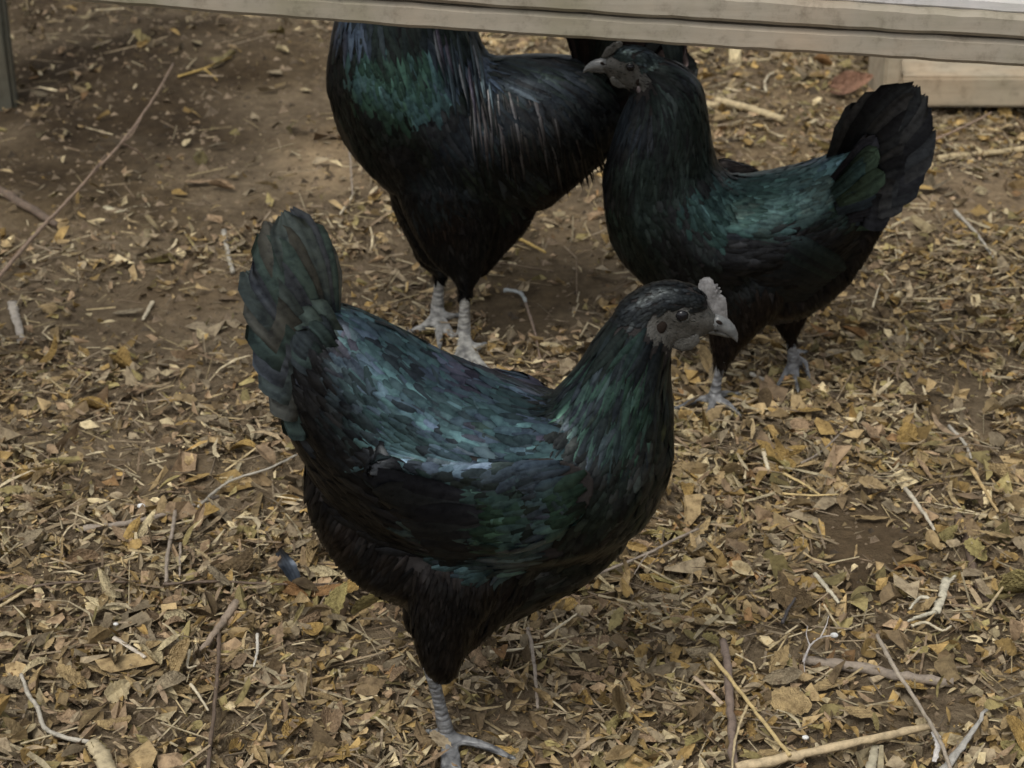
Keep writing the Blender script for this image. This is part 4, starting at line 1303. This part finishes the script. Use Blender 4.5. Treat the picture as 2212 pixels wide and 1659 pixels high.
STICKMAT = {}
def stick_material(c):
    if c not in STICKMAT:
        m, nt, b = new_mat('stem')
        tc = N(nt, 'ShaderNodeTexCoord')
        n = N(nt, 'ShaderNodeTexNoise', Scale=140.0, Detail=5.0, Roughness=0.7)
        nt.links.new(tc.outputs['Object'], n.inputs['Vector'])
        rp = ramp(nt, [(0.3, tuple(x * .55 for x in c)), (0.52, c), (0.75, tuple(min(1, x * 1.3) for x in c))])
        nt.links.new(n.outputs[0], rp.inputs[0]); nt.links.new(rp.outputs[0], b.inputs['Base Color'])
        b.inputs['Roughness'].default_value = 0.7
        bump(nt, b, n.outputs[0], 0.5, 0.002)
        STICKMAT[c] = m
    return STICKMAT[c]
STRAW, PALE, GTWIG, BTWIG, DTWIG, YEL, GREYST = (.45, .36, .21), (.55, .48, .34), (.27, .225, .18), (.24, .17, .12), (.12, .085, .06), (.46, .32, .10), (.38, .35, .29)
def stick(name, pts, px, colour, label, cat, lift=0.006, taper=0.6, flat=1.0, heights=None, twigs=(), group=None, seed=0):
    P = []
    for i, (u, v) in enumerate(pts):
        p = GH(u, v, lift + (heights[i] if heights else 0.0))
        P.append(p)
    mm = (P[0] - ORG) @ FWD / FPX
    r = px * mm * 0.5
    V, F = stick_mesh(P, r, r * taper, 7 if px > 8 else 5, 0.13, seed, flat)
    o = mesh_obj(name, V, F, stick_material(colour), None, True)
    tag(o, label, cat, group)
    for k, tw in enumerate(twigs):
        Q = [GH(u, v, lift + h_) for u, v, h_ in tw]
        V, F = stick_mesh(Q, r * 0.6, r * 0.3, 5, 0.1, k)
        c = mesh_obj('side_shoot', V, F, stick_material(colour), o, True)
        c.matrix_parent_inverse = Matrix()
    return o
st = stick
st('twig', [(-25, 625), (60, 525), (130, 450), (200, 375), (265, 305), (330, 215), (374, 138)], 10, BTWIG, 'long thin brown twig leaning across the soil at the upper left', 'twig', .006, .5, 1, [0, .01, .02, .03, .04, .05, .05], [[(262, 308, .04), (285, 290, .04), (312, 240, .045)], [(190, 385, .03), (205, 365, .035), (228, 335, .035)], [(262, 308, .04), (300, 330, .02), (318, 352, .0)]])
st('stick', [(-30, 400), (40, 435), (125, 487)], 24, DTWIG, 'thick dark stick entering from the left edge beneath the long twig', 'stick', .006, .7)
st('twig', [(385, 165), (440, 148), (500, 122)], 6, YEL, 'orange sprig on the dark soil right of the tip of the long twig', 'twig', .004, .7, 1, None, [[(440, 148, 0), (462, 165, 0), (470, 175, 0)]])
st('shrivelled_leaf', [(225, 448), (262, 456), (300, 447), (330, 452), (358, 432)], 20, (.48, .43, .29), 'cream white shrivelled leaf on bare soil at the upper left', 'leaf', -.001, .35, .35)
st('stem', [(484, 500), (492, 545), (503, 588)], 12, GREYST, "pale stem standing left of the front hen's tail tip", 'stem', .004, .8)
st('straw', [(750, 285), (757, 350), (762, 425)], 5, GTWIG, "thin grey straw beside the rooster's breast", 'straw', .006, .6, 1, [.03, .02, 0])
st('straw', [(735, 462), (752, 438), (768, 412)], 6, PALE, "short pale straw below the thin grey straw, above the front hen's tail", 'straw')
st('straw', [(1095, 505), (1135, 522), (1178, 545)], 9, YEL, 'yellow straw on dark soil right of the rooster legs', 'straw')
st('stem', [(1136, 655), (1150, 700), (1158, 730), (1168, 775), (1185, 800)], 7, BTWIG, 'thin crooked stem on the dark soil above the front hen, right of the rooster feet', 'stem')
st('curled_feather', [(1088, 627), (1108, 628), (1126, 634), (1135, 652)], 15, (.34, .36, .35), 'pale grey curled fluff at the top of the crooked stem', 'fluff', .006, .5, .5)
st('straw', [(1512, 224), (1560, 228), (1600, 232)], 16, STRAW, "short thick straw right of the right hen's neck", 'straw', .006, .9)
st('straw', [(1548, 216), (1620, 235), (1692, 258)], 18, STRAW, "long thick yellow straw below the rail, right of the right hen's head", 'straw', .010, .9)
st('straw', [(1655, 198), (1652, 178), (1662, 162), (1682, 152)], 7, PALE, 'curved pale straw left of the large reddish-brown leaf', 'straw')
st('straw', [(1612, 182), (1632, 190), (1652, 198)], 7, PALE, 'short pale chip left of the curved straw', 'straw')
st('straw', [(2028, 342), (2080, 336), (2140, 330), (2240, 318)], 15, STRAW, "thick yellow straw at the right edge below the timber beam", 'straw', .006, .8)
st('straw', [(2018, 302), (2080, 275), (2142, 243)], 6, BTWIG, "thin brown straw leaning against the timber beam", 'straw', .006, .8, 1, [0, .02, .04])
st('straw', [(2062, 455), (2105, 500), (2148, 558)], 9, GREYST, "pale grey straw right of the right hen's tail, pointing down right", 'straw')
st('straw', [(1528, 355), (1560, 350), (1590, 358)], 7, PALE, 'pale straw lying behind the back of the right hen', 'straw')
st('straw', [(1885, 665), (1892, 640), (1900, 615)], 6, PALE, "short upright pale straw right of the right hen's belly", 'straw')
st('straw', [(2150, 610), (2190, 590), (2230, 560)], 8, STRAW, 'pale straw at the right edge level with the front hen head', 'straw')
st('bark_strip', [(27, 652), (36, 690), (47, 740)], 22, (.36, .32, .27), 'grey strip of bark standing near the left edge', 'bark', .004, .8, .35)
st('straw', [(329, 652), (320, 670), (309, 690)], 10, PALE, 'short pale chip on bare soil left of the front hen tail', 'straw', .004, .8, .6)
st('twig', [(180, 1142), (260, 1132), (360, 1110), (472, 1072)], 16, GTWIG, "grey-brown twig lying left of the front hen's rump, thickest one there", 'twig', .008, .5)
st('twig', [(428, 1095), (480, 1050), (520, 1030), (580, 1012), (642, 982)], 7, GREYST, "thin pale twig reaching the front hen's rump", 'twig', .012, .7)
st('twig', [(352, 1262), (470, 1256), (600, 1262), (700, 1262), (785, 1256)], 7, DTWIG, "long thin dark twig lying level below the fallen feather", 'twig', .012, .7)
st('twig', [(379, 1100), (372, 1150), (362, 1200), (358, 1258)], 9, GTWIG, 'thin upright stem crossing the grey-brown twig at the left', 'twig', .012, .9)
st('twig', [(390, 1174), (388, 1244)], 8, GTWIG, 'short upright stem right of the thin upright stem at the left', 'twig', .012)
st('stick', [(512, 1300), (480, 1345), (436, 1405)], 19, (.28, .22, .165), 'stubby grey-brown stick pointing up right at the lower left', 'stick', .010, .8)
st('twig', [(474, 1372), (470, 1450), (462, 1540), (448, 1670)], 9, DTWIG, 'dark reddish twig running down to the bottom edge at the left', 'twig', .012, 1)
st('stem', [(46, 1457), (62, 1500), (82, 1530), (95, 1570), (130, 1590), (195, 1604)], 9, GREYST, 'pale withered stem bending across the lower left corner', 'stem', .012, 1.2)
st('reed', [(195, 1604), (215, 1625), (236, 1668)], 32, (.42, .35, .22), 'broad tan reed end at the bottom edge near the left corner', 'reed', .012, 1.3, .4)
st('straw', [(245, 1377), (280, 1398), (314, 1420)], 12, (.5, .44, .36), 'pale flat straw lying left of the stubby stick', 'straw', .012, .8, .5)
st('straw', [(195, 1370), (212, 1385), (222, 1405)], 7, STRAW, 'short yellow straw left of the pale flat straw', 'straw', .012)
st('straw', [(556, 1370), (556, 1405), (548, 1440)], 8, (.55, .52, .45), 'white upright straw right of the stubby stick', 'straw', .014)
st('straw', [(410, 1405), (405, 1440), (425, 1438)], 7, PALE, 'small hooked pale straw below the stubby stick', 'straw', .014)
st('straw', [(560, 1600), (580, 1560), (615, 1505)], 11, (.42, .30, .14), "golden straw left of the front hen's standing foot, upright", 'straw', .012)
st('straw', [(412, 1478), (428, 1500), (450, 1535)], 8, PALE, 'pale straw crossing beside the dark reddish twig', 'straw', .014)
st('straw', [(1058, 1408), (1110, 1404), (1172, 1396)], 8, PALE, 'level pale straw right of the front hen thigh, part of a cross', 'straw', .014)
st('straw', [(1176, 1376), (1210, 1352), (1246, 1326)], 7, PALE, 'slanting pale straw right of the front hen thigh, below the breast', 'straw', .014)
st('straw', [(1190, 1412), (1212, 1400), (1234, 1384)], 7, STRAW, 'short tan straw right of the upright grey stem', 'straw', .016)
st('stem', [(1140, 1358), (1150, 1405), (1156, 1460), (1162, 1530)], 10, GTWIG, 'upright grey stem right of the front hen thigh', 'stem', .016)
st('twig', [(1225, 1262), (1310, 1232), (1400, 1195), (1452, 1168), (1510, 1142)], 8, GTWIG, "long grey twig running up right from under the front hen's breast", 'twig', .016, .7, 1, None, [[(1400, 1195, 0), (1385, 1215, 0), (1370, 1240, 0)]])
st('stick', [(1562, 1385), (1572, 1450), (1578, 1540), (1586, 1680)], 18, (.20, .15, .12), 'upright dark stem at the bottom right of the front hen', 'stem', .016, 1)
st('straw', [(1533, 1412), (1590, 1482), (1650, 1560), (1706, 1632)], 9, (.50, .38, .18), 'long golden straw slanting down right across the dark stem', 'straw', .022, .9)
st('straw', [(1617, 1520), (1596, 1570), (1585, 1620), (1580, 1680)], 8, STRAW, 'thin golden straw bending down to the bottom edge beside the dark stem', 'straw', .022)
st('straw', [(1590, 1659), (1720, 1632), (1860, 1600), (2016, 1568)], 25, (.46, .36, .22), 'thick tan straw stalk lying along the bottom edge at the right', 'straw', .018, .7)
st('straw', [(1500, 1462), (1530, 1490), (1560, 1520)], 11, (.46, .35, .24), 'short flat tan straw left of the dark stem', 'straw', .016, .9, .5)
st('twig', [(1895, 1372), (1930, 1440), (1980, 1515), (2030, 1600), (2060, 1680)], 10, (.33, .28, .22), 'long pale twig slanting down right over the thick straw stalk', 'twig', .028, .8)
st('reed', [(2025, 1680), (2075, 1615), (2132, 1532)], 24, (.36, .345, .31), 'broad grey reed leaf at the lower right corner', 'reed', .016, .35, .3)
st('reed', [(1870, 1690), (1885, 1640), (1892, 1612)], 24, (.40, .36, .26), 'pale flat reed below the thick straw stalk', 'reed', .012, .8, .3)
st('husk', [(2018, 1582), (2026, 1605), (2018, 1645)], 18, (.60, .57, .54), 'white curled husk under the thick straw stalk at the lower right', 'husk', .018, .6, .4)
st('stick', [(1735, 1425), (1840, 1440), (1960, 1462), (2060, 1475)], 26, (.25, .205, .16), 'half buried grey stick lying level at the right', 'stick', .006, .8)
st('straw', [(2045, 1250), (2036, 1285), (2022, 1322)], 18, (.52, .48, .37), 'frayed pale straw bundle at the right edge', 'straw', .014, 1.1, .6, None, [[(2022, 1322, 0), (1985, 1332, 0), (1962, 1342, 0)], [(2022, 1300, 0), (1990, 1290, 0), (1965, 1315, 0)], [(2045, 1262, 0), (2055, 1252, 0), (2062, 1243, 0)]])
st('straw', [(1970, 1352), (2000, 1345), (2035, 1362), (2055, 1352)], 8, PALE, 'wavy pale straw under the frayed straw bundle', 'straw', .014)
st('straw', [(1640, 948), (1652, 985), (1660, 1015)], 12, PALE, 'pale straw below the right hen feet, pointing down', 'straw', .012, .7)
st('straw', [(1692, 1022), (1740, 1048), (1770, 1068)], 7, (.5, .38, .18), 'golden straw lying right of the pale pointing straw', 'straw', .012)
st('straw', [(1690, 1066), (1750, 1070), (1812, 1068)], 6, (.5, .38, .18), 'thin level golden straw at the right of the front hen breast', 'straw', .012)
st('straw', [(1955, 1055), (1990, 1100), (2018, 1145)], 10, (.5, .45, .35), 'pale grey straw on the bare patch at the right', 'straw', .012)
st('straw', [(2098, 1010), (2125, 1055), (2155, 1105)], 10, (.46, .33, .16), 'tan straw at the right edge beside the bare patch', 'straw', .012)
st('straw', [(2050, 920), (2085, 960), (2098, 990)], 9, GREYST, 'bent grey straw at the right edge above the bare patch', 'straw', .012)
st('twig', [(1730, 1000), (1775, 975), (1830, 920)], 6, GTWIG, 'thin grey twig slanting up right below the right hen far foot', 'twig', .014)
st('twig', [(1470, 890), (1530, 882), (1610, 870), (1640, 858)], 9, (.33, .25, .15), "tan twig lying just below the right hen's near foot", 'twig', .010)
st('straw', [(1622, 808), (1650, 820), (1672, 832)], 10, (.45, .42, .36), "pale chip between the right hen's two feet", 'straw', .010)
st('stick', [(2060, 1090), (2090, 1180), (2110, 1260), (2150, 1320)], 20, DTWIG, 'dark rotten stick at the right edge above the straw bundle', 'stick', .004, .7)
st('straw', [(1760, 1240), (1790, 1275), (1812, 1302)], 11, (.55, .5, .38), 'pale straw above left of the frayed bundle', 'straw', .014)
st('straw', [(2130, 1320), (2165, 1270), (2190, 1240)], 7, STRAW, 'thin straw at the right edge below the dark rotten stick', 'straw', .014)
st('twig', [(1690, 1345), (1702, 1318), (1718, 1292)], 9, (.05, .045, .045), 'short blackish twig above the large toothed tan leaf', 'twig', .016)
st('twig', [(0, 1296), (60, 1270), (150, 1258), (300, 1256)], 7, DTWIG, 'thin dark twig at the left edge', 'twig', .012, .8)
st('straw', [(0, 1310), (40, 1285), (70, 1265)], 8, STRAW, 'yellow straw at the left edge beside the thin dark twig', 'straw', .014)

# fallen feather, rag of white fluff, droppings
p0 = [GH(602, 1190, .014), GH(618, 1220, .02), GH(640, 1262, .014)]
fe = quill('fallen_feather', None, p0, 0.016, 'broad', 1.2, (.10, .12, .15), M['quill'], 0.25, 0.1, 3)
tag(fe, 'small dark grey-blue feather lying left of the front hen belly', 'feather')
fl = st('fluff', [(1735, 1430), (1750, 1395), (1772, 1378), (1800, 1372)], 6, (.42, .39, .37), 'wisp of whitish fluff at the lower right', 'fluff', .016, .6, .6, None, [[(1750, 1395, 0), (1738, 1420, 0), (1738, 1452, 0)], [(1772, 1378, .004), (1785, 1350, .01), (1790, 1330, .012)], [(1750, 1395, 0), (1742, 1372, .004), (1745, 1352, .004)]])
for (u, v, s, lab) in ((1802, 1372, 9, 'white dropping at the end of the whitish fluff'), (1740, 1593, 8, 'small white dropping above the thick straw stalk'), (305, 1093, 9, 'small white dropping left of the grey-brown twig'), (250, 1348, 6, 'tiny white dropping at the lower left')):
    p = GH(u, v, .012)
    mm = (p - ORG) @ FWD / FPX
    o = ellipsoid('dropping', p, (s * mm, s * mm * .8, s * mm * .6), stick_material((.72, .72, .70)), None)
    tag(o, lab, 'dropping')
